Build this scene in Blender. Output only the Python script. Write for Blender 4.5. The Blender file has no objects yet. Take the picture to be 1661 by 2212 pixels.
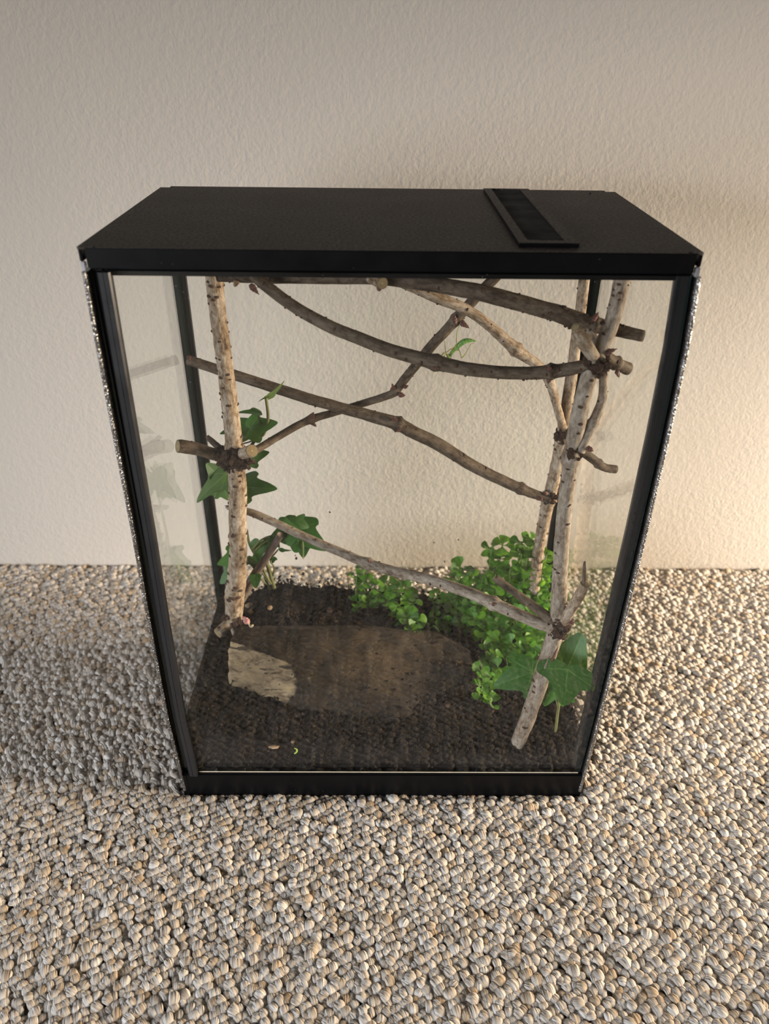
import bpy, bmesh, math, random
import numpy as np
from mathutils import Vector, Matrix, Euler, noise

# ------------------------------------------------------------------ camera
scene = bpy.context.scene
COL = scene.collection
FPX, CX, CY = 1649.2447, 830.5, 1106.0
CAM = Vector((-0.00617414, -0.37509599, 0.48893397))
ROT = Euler((math.radians(57.75062086), math.radians(-0.5947153), math.radians(-0.29249183)), 'XYZ')
cam_data = bpy.data.cameras.new('camera')
cam_data.sensor_fit = 'HORIZONTAL'
cam_data.sensor_width = 36.0
cam_data.lens = FPX / 1661.0 * 36.0
cam_data.clip_start = 0.01
cam_data.dof.use_dof = True
cam_data.dof.focus_distance = 0.50
cam_data.dof.aperture_fstop = 11.0
cam = bpy.data.objects.new('camera', cam_data)
cam.location = CAM
cam.rotation_euler = ROT
COL.objects.link(cam)
scene.camera = cam

# ------------------------------------------------------------------ world, lamps, exposure
world = bpy.data.worlds.new('world')
scene.world = world
world.use_nodes = True
wb = world.node_tree.nodes['Background']
wb.inputs['Color'].default_value = (0.85, 0.92, 1.0, 1)
wb.inputs['Strength'].default_value = 0.06

def area(name, loc, target, sx, sy, power, color, spread=180):
    d = bpy.data.lights.new(name, 'AREA')
    d.shape = 'RECTANGLE'
    d.size, d.size_y = sx, sy
    d.energy = power
    d.spread = math.radians(spread)
    d.color = color
    o = bpy.data.objects.new(name, d)
    o.location = loc
    o.rotation_euler = (Vector(target) - Vector(loc)).to_track_quat('-Z', 'Y').to_euler()
    COL.objects.link(o)
    return o

# warm evening light from a glazed door low on the right of the wall
area('warm_light', (1.50, 0.10, 0.25), (0.30, 0.24, 0.0), 0.7, 0.34, 13.5, (1.0, 0.82, 0.61), 58)
# daylight window behind and to the left of the photographer, low over the floor
area('window_light', (-1.15, -1.25, 0.38), (0.0, -0.25, -0.06), 1.3, 0.6, 8.0, (0.92, 0.95, 1.0), 66)

vs = scene.view_settings
scene.display_settings.display_device = 'sRGB'
vs.view_transform = 'Standard'
vs.look = 'None'
vs.exposure = 0.0
vs.gamma = 1.0
vs.use_curve_mapping = False
scene.cycles.max_bounces = 10
scene.cycles.transparent_max_bounces = 24
scene.cycles.caustics_reflective = False
scene.cycles.caustics_refractive = False
scene.cycles.use_denoising = True

RM = ROT.to_matrix()

def ray(px, py):
    return RM @ Vector(((px - CX) / FPX, -(py - CY) / FPX, -1.0))

def at_y(px, py, Y):
    d = ray(px, py)
    return CAM + d * ((Y - CAM.y) / d.y)

def at_z(px, py, Z):
    d = ray(px, py)
    return CAM + d * ((Z - CAM.z) / d.z)

def depth(p):
    return -(RM.transposed() @ (Vector(p) - CAM)).z

def mpp(p):
    """metres per pixel of the photograph at point p"""
    return depth(p) / FPX

# ------------------------------------------------------------------ object helpers
def link(name, me, mat=None, parent=None):
    o = bpy.data.objects.new(name, me)
    COL.objects.link(o)
    if mat is not None:
        for m in (mat if isinstance(mat, (list, tuple)) else [mat]):
            if m.name not in [x.name for x in me.materials if x]:
                me.materials.append(m)
    if parent is not None:
        o.parent = parent
        o.matrix_parent_inverse = parent.matrix_world.inverted() if False else Matrix.Translation(-parent.location)
    return o

def mesh_from(name, verts, faces, smooth=True):
    me = bpy.data.meshes.new(name)
    me.from_pydata([tuple(v) for v in verts], [], faces)
    me.update()
    if smooth:
        me.polygons.foreach_set('use_smooth', [True] * len(me.polygons))
    return me

def thing(name, label, cat, loc=(0, 0, 0), group=None):
    o = bpy.data.objects.new(name, None)
    o.empty_display_size = 0.02
    o.location = loc
    COL.objects.link(o)
    o['label'] = label
    o['category'] = cat
    if group:
        o['group'] = group
    return o

def tag(o, label=None, cat=None, kind=None, group=None):
    if label: o['label'] = label
    if cat: o['category'] = cat
    if kind: o['kind'] = kind
    if group: o['group'] = group
    return o

def box_bm(x0, x1, y0, y1, z0, z1, bevel=0.0, seg=2):
    bm = bmesh.new()
    bmesh.ops.create_cube(bm, size=1.0)
    for v in bm.verts:
        v.co = Vector(((x0 + x1) / 2 + v.co.x * (x1 - x0), (y0 + y1) / 2 + v.co.y * (y1 - y0), (z0 + z1) / 2 + v.co.z * (z1 - z0)))
    if bevel > 0:
        bmesh.ops.bevel(bm, geom=list(bm.edges), offset=bevel, segments=seg, affect='EDGES', clamp_overlap=True)
    return bm

def bm_obj(name, bm, mat, parent=None, smooth=False):
    me = bpy.data.meshes.new(name)
    bmesh.ops.recalc_face_normals(bm, faces=bm.faces)
    bm.to_mesh(me)
    bm.free()
    if smooth:
        me.polygons.foreach_set('use_smooth', [True] * len(me.polygons))
    return link(name, me, mat, parent)

def box(name, x0, x1, y0, y1, z0, z1, mat, parent=None, bevel=0.0):
    return bm_obj(name, box_bm(x0, x1, y0, y1, z0, z1, bevel), mat, parent)

# ------------------------------------------------------------------ material helpers
class NT:
    def __init__(self, name):
        self.m = bpy.data.materials.new(name)
        self.m.use_nodes = True
        self.t = self.m.node_tree
        self.t.nodes.clear()
        self.out = self.n('ShaderNodeOutputMaterial')
    def n(self, typ, **kw):
        nd = self.t.nodes.new(typ)
        for k, v in kw.items():
            setattr(nd, k, v)
        return nd
    def l(self, a, b):
        self.t.links.new(a, b)
    def val(self, sock, v):
        if hasattr(v, 'is_linked') or isinstance(v, bpy.types.NodeSocket):
            self.l(v, sock)
        else:
            sock.default_value = v
    def co(self, which='Object'):
        return self.n('ShaderNodeTexCoord').outputs[which]
    def attr(self, name, out='Vector'):
        return self.n('ShaderNodeAttribute', attribute_name=name).outputs[out]
    def mapping(self, vec, scale=(1, 1, 1), rot=(0, 0, 0), loc=(0, 0, 0)):
        m = self.n('ShaderNodeMapping')
        self.l(vec, m.inputs['Vector'])
        m.inputs['Scale'].default_value = scale
        m.inputs['Rotation'].default_value = rot
        m.inputs['Location'].default_value = loc
        return m.outputs[0]
    def noise(self, vec, scale, detail=3, rough=0.55, dist=0.0, out='Fac'):
        n = self.n('ShaderNodeTexNoise')
        if vec is not None: self.l(vec, n.inputs['Vector'])
        n.inputs['Scale'].default_value = scale
        n.inputs['Detail'].default_value = detail
        n.inputs['Roughness'].default_value = rough
        n.inputs['Distortion'].default_value = dist
        return n.outputs[out]
    def voronoi(self, vec, scale, feature='F1', out='Distance'):
        n = self.n('ShaderNodeTexVoronoi', feature=feature)
        if vec is not None: self.l(vec, n.inputs['Vector'])
        n.inputs['Scale'].default_value = scale
        return n.outputs[out]
    def ramp(self, fac, stops, interp='LINEAR'):
        r = self.n('ShaderNodeValToRGB')
        r.color_ramp.interpolation = interp
        el = r.color_ramp.elements
        while len(el) < len(stops): el.new(0.5)
        for e, (p, c) in zip(el, stops):
            e.position = p
            e.color = (c[0], c[1], c[2], 1) if not isinstance(c, (int, float)) else (c, c, c, 1)
        self.l(fac, r.inputs[0])
        return r.outputs[0]
    def math(self, op, a, b=0.0, clamp=False):
        m = self.n('ShaderNodeMath', operation=op, use_clamp=clamp)
        self.val(m.inputs[0], a)
        self.val(m.inputs[1], b)
        return m.outputs[0]
    def mix(self, fac, a, b, blend='MIX'):
        m = self.n('ShaderNodeMix', data_type='RGBA', blend_type=blend)
        self.val(m.inputs['Factor'], fac)
        for s, v in ((m.inputs[6], a), (m.inputs[7], b)):
            if isinstance(v, tuple): s.default_value = (v[0], v[1], v[2], 1)
            else: self.l(v, s)
        return m.outputs[2]
    def bump(self, h, strength=0.5, dist=0.001, normal=None):
        b = self.n('ShaderNodeBump')
        b.inputs['Strength'].default_value = strength
        b.inputs['Distance'].default_value = dist
        self.l(h, b.inputs['Height'])
        if normal is not None: self.l(normal, b.inputs['Normal'])
        return b.outputs[0]
    def bsdf(self, color=(0.5, 0.5, 0.5), rough=0.5, normal=None, spec=0.5, metal=0.0, **kw):
        p = self.n('ShaderNodeBsdfPrincipled')
        if isinstance(color, tuple): p.inputs['Base Color'].default_value = (color[0], color[1], color[2], 1)
        else: self.l(color, p.inputs['Base Color'])
        self.val(p.inputs['Roughness'], rough)
        p.inputs['Specular IOR Level'].default_value = spec
        p.inputs['Metallic'].default_value = metal
        for k, v in kw.items():
            self.val(p.inputs[k], v)
        if normal is not None: self.l(normal, p.inputs['Normal'])
        return p.outputs[0]
    def done(self, sh):
        self.l(sh, self.out.inputs['Surface'])
        return self.m

def M_wall():
    t = NT('painted_plaster')
    co = t.co()
    a = t.noise(t.mapping(co, (1, 1, 0.75)), 430, 2, 0.55)
    b = t.noise(co, 190, 2, 0.5)
    big = t.noise(co, 5, 2, 0.5)
    amp = t.ramp(big, [(0.35, 0.55), (0.65, 1.0)])
    h = t.math('ADD', t.math('MULTIPLY', a, 0.7), t.math('MULTIPLY', b, 0.9))
    h = t.math('MULTIPLY', h, amp)
    nrm = t.bump(h, 0.65, 0.0009)
    col = t.mix(t.noise(co, 3, 2), (0.545, 0.505, 0.455), (0.565, 0.525, 0.475))
    return t.done(t.bsdf(col, 0.7, nrm, 0.25))

def M_carpet():
    t = NT('wool_loop_pile')
    uv = t.co('UV')
    rnd = t.n('ShaderNodeObjectInfo').outputs['Random']
    off = t.n('ShaderNodeCombineXYZ')
    t.l(t.math('MULTIPLY', rnd, 37.0), off.inputs[0])
    t.l(t.math('MULTIPLY', rnd, 91.0), off.inputs[1])
    add = t.n('ShaderNodeVectorMath', operation='ADD')
    t.l(t.mapping(uv, (8.0, 0.9, 1)), add.inputs[0])
    t.l(off.outputs[0], add.inputs[1])
    fib = t.noise(add.outputs[0], 1.0, 3, 0.65)
    tone = t.ramp(rnd, [(0.0, (0.44, 0.405, 0.36)), (0.45, (0.52, 0.488, 0.448)), (0.72, (0.60, 0.575, 0.545)),
                        (0.86, (0.45, 0.395, 0.325)), (0.95, (0.40, 0.30, 0.20)), (1.0, (0.61, 0.59, 0.56))])
    dark = t.mix(0.70, tone, (0.24, 0.165, 0.10), 'MIX')
    streak = t.ramp(fib, [(0.38, 1.0), (0.55, 0.0)])
    col = t.mix(streak, tone, dark)
    add2 = t.n('ShaderNodeVectorMath', operation='ADD')
    t.l(t.mapping(uv, (14.0, 1.0, 1)), add2.inputs[0])
    t.l(off.outputs[0], add2.inputs[1])
    f2 = t.noise(add2.outputs[0], 1.0, 1, 0.5)
    nrm = t.bump(f2, 0.9, 0.0013)
    return t.done(t.bsdf(col, 0.95, nrm, 0.08, **{'Sheen Weight': 0.25}))

def M_backing():
    t = NT('carpet_backing')
    co = t.co()
    col = t.ramp(t.noise(co, 400, 2), [(0.3, (0.30, 0.24, 0.17)), (0.7, (0.42, 0.35, 0.27))])
    return t.done(t.bsdf(col, 0.95, None, 0.1))

def M_black(name, base, rough, grain=0.0, gscale=1500, spec=0.5, metal=0.0):
    t = NT(name)
    nrm = None
    if grain:
        nrm = t.bump(t.noise(t.co(), gscale, 2, 0.6), grain, 0.0006 if not metal else 0.0022)
    co = t.co()
    r = t.ramp(t.noise(co, 60, 3), [(0.3, rough * 0.85), (0.7, min(1, rough * 1.2))])
    speck = t.ramp(t.voronoi(co, 260), [(0.035, 1.0), (0.05, 0.0)])
    keep = t.ramp(t.noise(co, 55, 1), [(0.55, 0.0), (0.62, 1.0)])
    dust = t.math('MULTIPLY', speck, keep)
    col = t.mix(dust, base, (0.16, 0.15, 0.14))
    return t.done(t.bsdf(col, r, nrm, spec, metal))

def M_lid():
    t = NT('textured_black_lid')
    co = t.co()
    g = t.noise(co, 560, 2, 0.7)
    col = t.ramp(g, [(0.30, (0.016, 0.013, 0.0105)), (0.70, (0.145, 0.117, 0.094))])
    blot = t.ramp(t.noise(co, 28, 3), [(0.3, 0.8), (0.7, 1.12)])
    col = t.mix(1.0, col, blot, 'MULTIPLY')
    return t.done(t.bsdf(col, 0.62, t.bump(g, 0.7, 0.0009), 0.25))

def M_glass(name='clear_glass', tint=(0.985, 0.99, 0.985), dirt=False):
    t = NT(name)
    tr = t.n('ShaderNodeBsdfTransparent')
    tr.inputs[0].default_value = (*tint, 1)
    gl = t.n('ShaderNodeBsdfGlossy')
    gl.inputs['Roughness'].default_value = 0.0
    gl.inputs['Color'].default_value = (1, 1, 1, 1)
    lw = t.n('ShaderNodeLayerWeight')
    lw.inputs['Blend'].default_value = 0.5
    f5 = t.math('POWER', lw.outputs['Facing'], 5.0)
    fac = t.math('ADD', t.math('MULTIPLY', f5, 0.965), 0.031)
    mx = t.n('ShaderNodeMixShader')
    t.l(fac, mx.inputs[0])
    t.l(tr.outputs[0], mx.inputs[1])
    t.l(gl.outputs[0], mx.inputs[2])
    sh = mx.outputs[0]
    co = t.co()
    # dust film and tiny splashes on the pane
    df = t.n('ShaderNodeBsdfDiffuse')
    df.inputs[0].default_value = (0.75, 0.72, 0.68, 1)
    film = t.ramp(t.noise(co, 22, 4, 0.6), [(0.35, 0.0), (0.8, 0.006)])
    sp = t.ramp(t.voronoi(co, 330), [(0.04, 0.65), (0.06, 0.0)])
    keep = t.ramp(t.noise(co, 26, 2), [(0.54, 0.0), (0.6, 1.0)])
    fac2 = t.math('MAXIMUM', film, t.math('MULTIPLY', sp, keep))
    m2 = t.n('ShaderNodeMixShader')
    t.l(fac2, m2.inputs[0])
    t.l(sh, m2.inputs[1])
    t.l(df.outputs[0], m2.inputs[2])
    return t.done(m2.outputs[0])

def M_plain(name, col, rough=0.5, spec=0.5, metal=0.0, var=0.15, scale=200):
    t = NT(name)
    n = t.noise(t.co(), scale, 3)
    c = t.ramp(n, [(0.25, tuple(x * (1 - var) for x in col)), (0.75, tuple(min(1, x * (1 + var)) for x in col))])
    return t.done(t.bsdf(c, rough, None, spec, metal))

def M_bark(name, dark, mid, pale, pale_at=0.55, bump=0.6):
    t = NT(name)
    co = t.attr('bark_co')
    a = t.noise(t.mapping(co, (1, 1, 0.5)), 420, 5, 0.65, 0.4)
    b = t.noise(t.mapping(co, (1, 1, 0.5)), 95, 4, 0.6, 0.3)
    c = t.noise(t.mapping(co, (1, 1, 0.18)), 1100, 3, 0.6)
    f = t.math('ADD', t.math('MULTIPLY', a, 0.55), t.math('MULTIPLY', b, 0.45))
    col = t.ramp(f, [(0.36, dark), (0.46, mid), (pale_at, pale), (0.75, tuple(min(1, x * 1.12) for x in pale))])
    fine = t.ramp(c, [(0.3, 0.80), (0.6, 1.06)])
    col = t.mix(1.0, col, fine, 'MULTIPLY')
    h = t.math('ADD', t.math('MULTIPLY', a, 0.7), t.math('MULTIPLY', c, 0.4))
    return t.done(t.bsdf(col, 0.72, t.bump(h, bump, 0.0009), 0.25))

def M_leaf(name, dark, light, vein=None, rough=0.35, transl=0.35, nscale=60):
    t = NT(name)
    co = t.co()
    rnd = t.n('ShaderNodeObjectInfo').outputs['Random']
    n = t.noise(co, nscale, 3)
    f = t.math('ADD', t.math('MULTIPLY', n, 0.6), t.math('MULTIPLY', rnd, 0.4))
    col = t.ramp(f, [(0.25, dark), (0.75, light)])
    h = n
    if vein is not None:
        v = t.attr('vein', 'Fac')
        col = t.mix(t.math('MULTIPLY', v, 0.6), col, vein)
        h = t.math('SUBTRACT', n, t.math('MULTIPLY', v, 0.5))
    p = t.bsdf(col, rough, t.bump(h, 0.3, 0.0006), 0.5)
    tr = t.n('ShaderNodeBsdfTranslucent')
    t.l(t.mix(1.0, col, (1.0, 1.0, 0.45), 'MULTIPLY'), tr.inputs[0])
    mx = t.n('ShaderNodeMixShader')
    mx.inputs[0].default_value = transl
    t.l(p, mx.inputs[1])
    t.l(tr.outputs[0], mx.inputs[2])
    return t.done(mx.outputs[0])

def M_soil():
    t = NT('dark_potting_soil')
    co = t.co()
    a = t.noise(co, 320, 4, 0.7)
    b = t.noise(co, 60, 3)
    col = t.ramp(a, [(0.3, (0.005, 0.0035, 0.003)), (0.55, (0.013, 0.009, 0.007)), (0.75, (0.034, 0.021, 0.015))])
    col = t.mix(1.0, col, t.ramp(b, [(0.3, 0.75), (0.7, 1.25)]), 'MULTIPLY')
    return t.done(t.bsdf(col, 0.9, t.bump(a, 1.0, 0.002), 0.2))

def M_corkbark():
    t = NT('weathered_bark_slab')
    co = t.co()
    pale = t.attr('pale', 'Fac')
    a = t.noise(t.mapping(co, (0.35, 1, 1)), 190, 5, 0.65, 0.5)
    b = t.noise(co, 60, 3)
    darkc = t.ramp(t.math('ADD', t.math('MULTIPLY', a, 0.6), t.math('MULTIPLY', b, 0.4)),
                   [(0.3, (0.012, 0.008, 0.005)), (0.55, (0.036, 0.024, 0.013)), (0.75, (0.066, 0.043, 0.023))])
    palec = t.ramp(a, [(0.32, (0.09, 0.055, 0.03)), (0.42, (0.24, 0.165, 0.095)), (0.55, (0.37, 0.275, 0.165)), (0.72, (0.44, 0.30, 0.13))])
    crack = t.ramp(t.noise(t.mapping(co, (0.22, 1, 1), (0, 0, 0.5)), 120, 2, 0.5, 1.2), [(0.36, 1.0), (0.41, 0.0)])
    palec = t.mix(t.math('MULTIPLY', crack, 0.85), palec, (0.03, 0.02, 0.014))
    edge = t.math('ADD', pale, t.math('MULTIPLY', t.math('SUBTRACT', b, 0.5), 0.9))
    fac = t.ramp(edge, [(0.42, 0.0), (0.55, 1.0)])
    col = t.mix(fac, darkc, palec)
    d = t.math('ADD', t.attr('dirt', 'Fac'), t.math('MULTIPLY', t.math('SUBTRACT', t.noise(co, 130, 4, 0.7), 0.5), 1.6))
    col = t.mix(t.ramp(d, [(0.42, 0.0), (0.62, 0.92)]), col, (0.016, 0.011, 0.008))
    return t.done(t.bsdf(col, 0.8, t.bump(a, 0.9, 0.002), 0.25))

def M_soilish():
    t = NT('crumb_brown')
    rnd = t.noise(t.co(), 180, 2)
    col = t.ramp(rnd, [(0.3, (0.008, 0.0055, 0.0045)), (0.55, (0.018, 0.012, 0.009)), (0.72, (0.065, 0.036, 0.022))])
    return t.done(t.bsdf(col, 0.9, None, 0.2))

def M_mantis():
    t = NT('mantis_green')
    co = t.co()
    n = t.noise(co, 300, 2)
    band = t.attr('band', 'Fac')
    col = t.ramp(n, [(0.3, (0.105, 0.25, 0.045)), (0.7, (0.21, 0.38, 0.085))])
    col = t.mix(t.math('MULTIPLY', band, 0.75), col, (0.05, 0.16, 0.05))
    return t.done(t.bsdf(col, 0.4, None, 0.4, **{'Subsurface Weight': 0.2, 'Subsurface Radius': (0.001, 0.001, 0.0005), 'Subsurface Scale': 0.5}))

WALL = M_wall()
CARPET = M_carpet()
BACKING = M_backing()
BLACK = M_black('black_plastic', (0.003, 0.003, 0.0034), 0.40, 0.0, 1500, 0.14)
BLACKSAT = M_black('satin_black_plastic', (0.010, 0.011, 0.014), 0.30, 0.0, 1500, 0.7)
BLACKMATT = M_black('matt_black_recess', (0.004, 0.004, 0.004), 0.7)
GLITTER = M_black('hammered_black_edge', (0.25, 0.245, 0.24), 0.36, 0.0, 1100, 0.9, 1.0)
LID = M_lid()
GLASS = M_glass()
GEDGE = M_plain('green_glass_edge', (0.004, 0.011, 0.010), 0.2, 0.5)
CREAM = M_plain('cream_strip', (0.72, 0.62, 0.45), 0.6)
CLIP = M_plain('grey_clip', (0.42, 0.42, 0.44), 0.35, 0.5, 0.6)
BARK_PALE = M_bark('pale_mottled_bark', (0.058, 0.036, 0.022), (0.205, 0.140, 0.085), (0.40, 0.335, 0.265), 0.60, 0.95)
BARK_GREY = M_bark('grey_bark', (0.070, 0.048, 0.033), (0.195, 0.150, 0.110), (0.335, 0.288, 0.238), 0.60, 0.85)
BARK_BROWN = M_bark('brown_twig_bark', (0.024, 0.015, 0.009), (0.066, 0.045, 0.029), (0.145, 0.110, 0.078), 0.62, 0.5)
LENT = M_plain('lenticel_brown', (0.055, 0.030, 0.019), 0.85, 0.2)
SCAR = M_plain('node_scar_brown', (0.038, 0.021, 0.014), 0.9, 0.2, 0, 0.6, 500)
CUT = M_plain('cut_wood', (0.22, 0.165, 0.085), 0.7, 0.3, 0, 0.25, 700)
PITH = M_plain('pale_pith', (0.42, 0.34, 0.22), 0.8, 0.2)
BUD = M_plain('reddish_bud', (0.105, 0.046, 0.036), 0.6, 0.3, 0, 0.4, 600)
IVY = M_leaf('ivy_green', (0.016, 0.070, 0.008), (0.036, 0.135, 0.014), (0.13, 0.26, 0.06), 0.36, 0.3)
IVYPALE = M_leaf('ivy_underside_green', (0.085, 0.16, 0.045), (0.16, 0.25, 0.075), (0.28, 0.36, 0.14), 0.5, 0.35)
IVYBACK = M_leaf('ivy_midgreen', (0.026, 0.095, 0.016), (0.060, 0.17, 0.028), (0.16, 0.28, 0.09), 0.4, 0.3)
CREEP = M_leaf('creeper_green', (0.075, 0.22, 0.018), (0.21, 0.45, 0.04), (0.25, 0.42, 0.10), 0.27, 0.4)
CREEPDK = M_leaf('creeper_dark_green', (0.045, 0.15, 0.016), (0.11, 0.29, 0.03), (0.2, 0.34, 0.09), 0.27, 0.35)
STEM = M_plain('green_stem', (0.13, 0.20, 0.055), 0.5, 0.4)
IVYSTEM = M_plain('ivy_stem', (0.14, 0.15, 0.055), 0.55, 0.3, 0, 0.4, 90)
WOODSTEM = M_bark('woody_ivy_stem', (0.05, 0.034, 0.028), (0.12, 0.088, 0.072), (0.20, 0.16, 0.135), 0.6, 0.4)
SOIL = M_soil()
CRUMB = M_soilish()
SLAB = M_corkbark()
MANTIS = M_mantis()
MANTISLEG = M_plain('mantis_leg_ochre', (0.26, 0.27, 0.06), 0.45, 0.4)
PETAL = M_plain('pinkish_bud_scale', (0.42, 0.20, 0.19), 0.6, 0.3)
FLAKE = M_plain('tan_wood_flake', (0.34, 0.24, 0.15), 0.8, 0.2, 0, 0.35, 300)
SPROUT = M_plain('yellow_green_sprout', (0.30, 0.42, 0.06), 0.5, 0.4)

# ------------------------------------------------------------------ room
WALL_Y = 0.2907
ZF = -0.0045            # backing plane of the carpet: pile rises about 6 mm above it
floor = box('floor', -2.2, 2.2, -2.6, WALL_Y, ZF - 0.02, ZF, BACKING)
tag(floor, kind='structure')
wall = box('wall_back', -2.2, 2.2, WALL_Y, WALL_Y + 0.1, ZF - 0.02, 2.4, WALL)
tag(wall, kind='structure')

# ---- loop pile: one stuff part of the floor, geometry nodes place the loops
def loop_variant(rng, seg=8, ring=18):
    """one yarn loop: a fat bundle of yarn bent over into an arch (fibres run along the arch)"""
    span = 0.0027 * rng.uniform(0.9, 1.15)
    hgt = 0.0042 * rng.uniform(0.9, 1.1)
    lean = rng.uniform(-0.0006, 0.0006)
    vs_, fs_, uvs_ = [], [], []
    ph = rng.uniform(0, 6)
    for i in range(seg + 1):
        a = math.pi * (i / seg)
        c = Vector((lean * math.sin(a), -math.cos(a) * span, math.sin(a) * hgt * 0.72))
        tdir = Vector((0, math.sin(a) * span, math.cos(a) * hgt * 0.72)).normalized()
        nrm = Vector((0, -tdir.z, tdir.y))
        fat = 0.55 + 0.45 * math.sin(a)
        for j in range(ring):
            b = 2 * math.pi * j / ring
            ply = 1.0 + 0.07 * math.cos(2 * b + a * 1.6 + ph) + 0.045 * math.cos(6 * b + a * 2.2 + ph) + 0.03 * math.cos(9 * b - a + 2 * ph)
            p = c + Vector((math.cos(b) * 0.0030 * ply * fat, 0, 0)) + nrm * (math.sin(b) * 0.00155 * ply * fat)
            vs_.append(p)
    for i in range(seg):
        for j in range(ring):
            k = (j + 1) % ring
            fs_.append((i * ring + j, i * ring + k, (i + 1) * ring + k, (i + 1) * ring + j))
            u0, u1 = j / ring, (j + 1) / ring
            v0, v1 = i / seg, (i + 1) / seg
            uvs_ += [(u0, v0), (u1, v0), (u1, v1), (u0, v1)]
    return vs_, fs_, uvs_

def build_carpet():
    rng = random.Random(5)
    NV = 6
    verts, faces, uvs, kind = [], [], [], []
    for k in range(NV):
        v, f, u = loop_variant(rng)
        o = len(verts)
        verts += v
        faces += [tuple(i + o for i in q) for q in f]
        uvs += u
        kind += [k + 1] * len(v)
    ang = math.radians(33)
    ca, sa = math.cos(ang), math.sin(ang)
    du, dv = 0.0042, 0.0051
    pts, rots, scl, knd = [], [], [], []
    n = 320
    for i in range(-n, n):
        for j in range(-n, n):
            u = i * du + rng.uniform(-1, 1) * du * 0.26
            v = j * dv + (0.5 * dv if i % 2 else 0) * 0.25 + rng.uniform(-1, 1) * dv * 0.16
            w = noise.noise(Vector((u * 9, v * 9, 0.3)))
            w2 = noise.noise(Vector((u * 9, v * 9, 7.3)))
            u += w * 0.006
            v += w2 * 0.006
            x = u * ca - v * sa
            y = u * sa + v * ca - 0.05
            if not (-0.78 < x < 0.78 and -0.50 < y < WALL_Y - 0.003):
                continue
            if -0.1475 < x < 0.1475 and 0.0035 < y < 0.164:
                continue
            near = -0.154 < x < 0.154 and -0.004 < y < 0.171
            s = rng.uniform(0.94, 1.24) * (0.82 if near else 1.0)
            pts.append((x, y, ZF + (-0.0006 if near else rng.uniform(-0.0006, 0.0008))))
            rots.append((rng.uniform(-0.34, 0.34), rng.uniform(-0.34, 0.34), ang + rng.uniform(-0.5, 0.5) + (rng.uniform(-1, 1) if rng.random() < 0.12 else 0)))
            scl.append((s * rng.uniform(0.9, 1.15), s * rng.uniform(0.92, 1.12), s * rng.uniform(0.9, 1.12) * (0.8 if near else 1)))
            knd.append(-(rng.randrange(NV) + 1))
    nv0 = len(verts)
    allv = [tuple(v) for v in verts] + pts
    me = bpy.data.meshes.new('carpet_pile')
    me.from_pydata(allv, [], faces)
    uvl = me.uv_layers.new(name='UVMap')
    uvl.data.foreach_set('uv', [c for q in uvs for c in q])
    a = me.attributes.new('kindid', 'INT', 'POINT')
    a.data.foreach_set('value', kind + knd)
    a = me.attributes.new('rot', 'FLOAT_VECTOR', 'POINT')
    a.data.foreach_set('vector', [0.0] * (3 * nv0) + [c for r in rots for c in r])
    a = me.attributes.new('scl', 'FLOAT_VECTOR', 'POINT')
    a.data.foreach_set('vector', [1.0] * (3 * nv0) + [c for r in scl for c in r])
    me.polygons.foreach_set('use_smooth', [True] * len(me.polygons))
    o = link('carpet_pile', me, CARPET, None)
    o.parent = floor
    ng = bpy.data.node_groups.new('loop_pile', 'GeometryNodeTree')
    ng.interface.new_socket('Geometry', in_out='INPUT', socket_type='NodeSocketGeometry')
    ng.interface.new_socket('Geometry', in_out='OUTPUT', socket_type='NodeSocketGeometry')
    N, L = ng.nodes, ng.links
    gi, go = N.new('NodeGroupInput'), N.new('NodeGroupOutput')
    def named(nm, typ):
        q = N.new('GeometryNodeInputNamedAttribute')
        q.data_type = typ
        q.inputs['Name'].default_value = nm
        return q.outputs[0]
    kid, rt, sc = named('kindid', 'INT'), named('rot', 'FLOAT_VECTOR'), named('scl', 'FLOAT_VECTOR')
    e2r = N.new('FunctionNodeEulerToRotation')
    L.new(rt, e2r.inputs[0])
    join = N.new('GeometryNodeJoinGeometry')
    def sep(val):
        c = N.new('FunctionNodeCompare')
        c.data_type = 'INT'
        c.operation = 'EQUAL'
        ins = [s for s in c.inputs if s.type == 'INT']
        L.new(kid, ins[0])
        ins[1].default_value = val
        s = N.new('GeometryNodeSeparateGeometry')
        s.domain = 'POINT'
        L.new(gi.outputs[0], s.inputs['Geometry'])
        L.new([x for x in c.outputs if x.enabled][0], s.inputs['Selection'])
        return s.outputs['Selection']
    for k in range(1, NV + 1):
        iop = N.new('GeometryNodeInstanceOnPoints')
        L.new(sep(-k), iop.inputs['Points'])
        L.new(sep(k), iop.inputs['Instance'])
        L.new(e2r.outputs[0], iop.inputs['Rotation'])
        L.new(sc, iop.inputs['Scale'])
        L.new(iop.outputs[0], join.inputs[0])
    L.new(join.outputs[0], go.inputs[0])
    md = o.modifiers.new('loops', 'NODES')
    md.node_group = ng
    tag(o, 'cream and beige wool loop carpet pile', kind='stuff')

build_carpet()

# ------------------------------------------------------------------ terrarium
W, D, H = 0.15, 0.168, 0.40
tank = thing('terrarium', 'tall black framed glass terrarium with sliding front pane standing on carpet', 'terrarium', (0, 0.084, ZF))

def bowL(z):   # the frame bellies out by a few millimetres
    return float(np.interp(z, [0, 0.02, 0.08, 0.166, 0.237, 0.30, 0.35, 0.40], [-.1506, -.1514, -.1533, -.1526, -.1512, -.1508, -.1503, -.1497]))
def bowR(z):
    return float(np.interp(z, [0, 0.03, 0.08, 0.168, 0.239, 0.298, 0.351, 0.385, 0.40], [.1496, .1508, .1521, .1538, .1545, .1546, .1538, .1518, .1508]))

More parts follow.
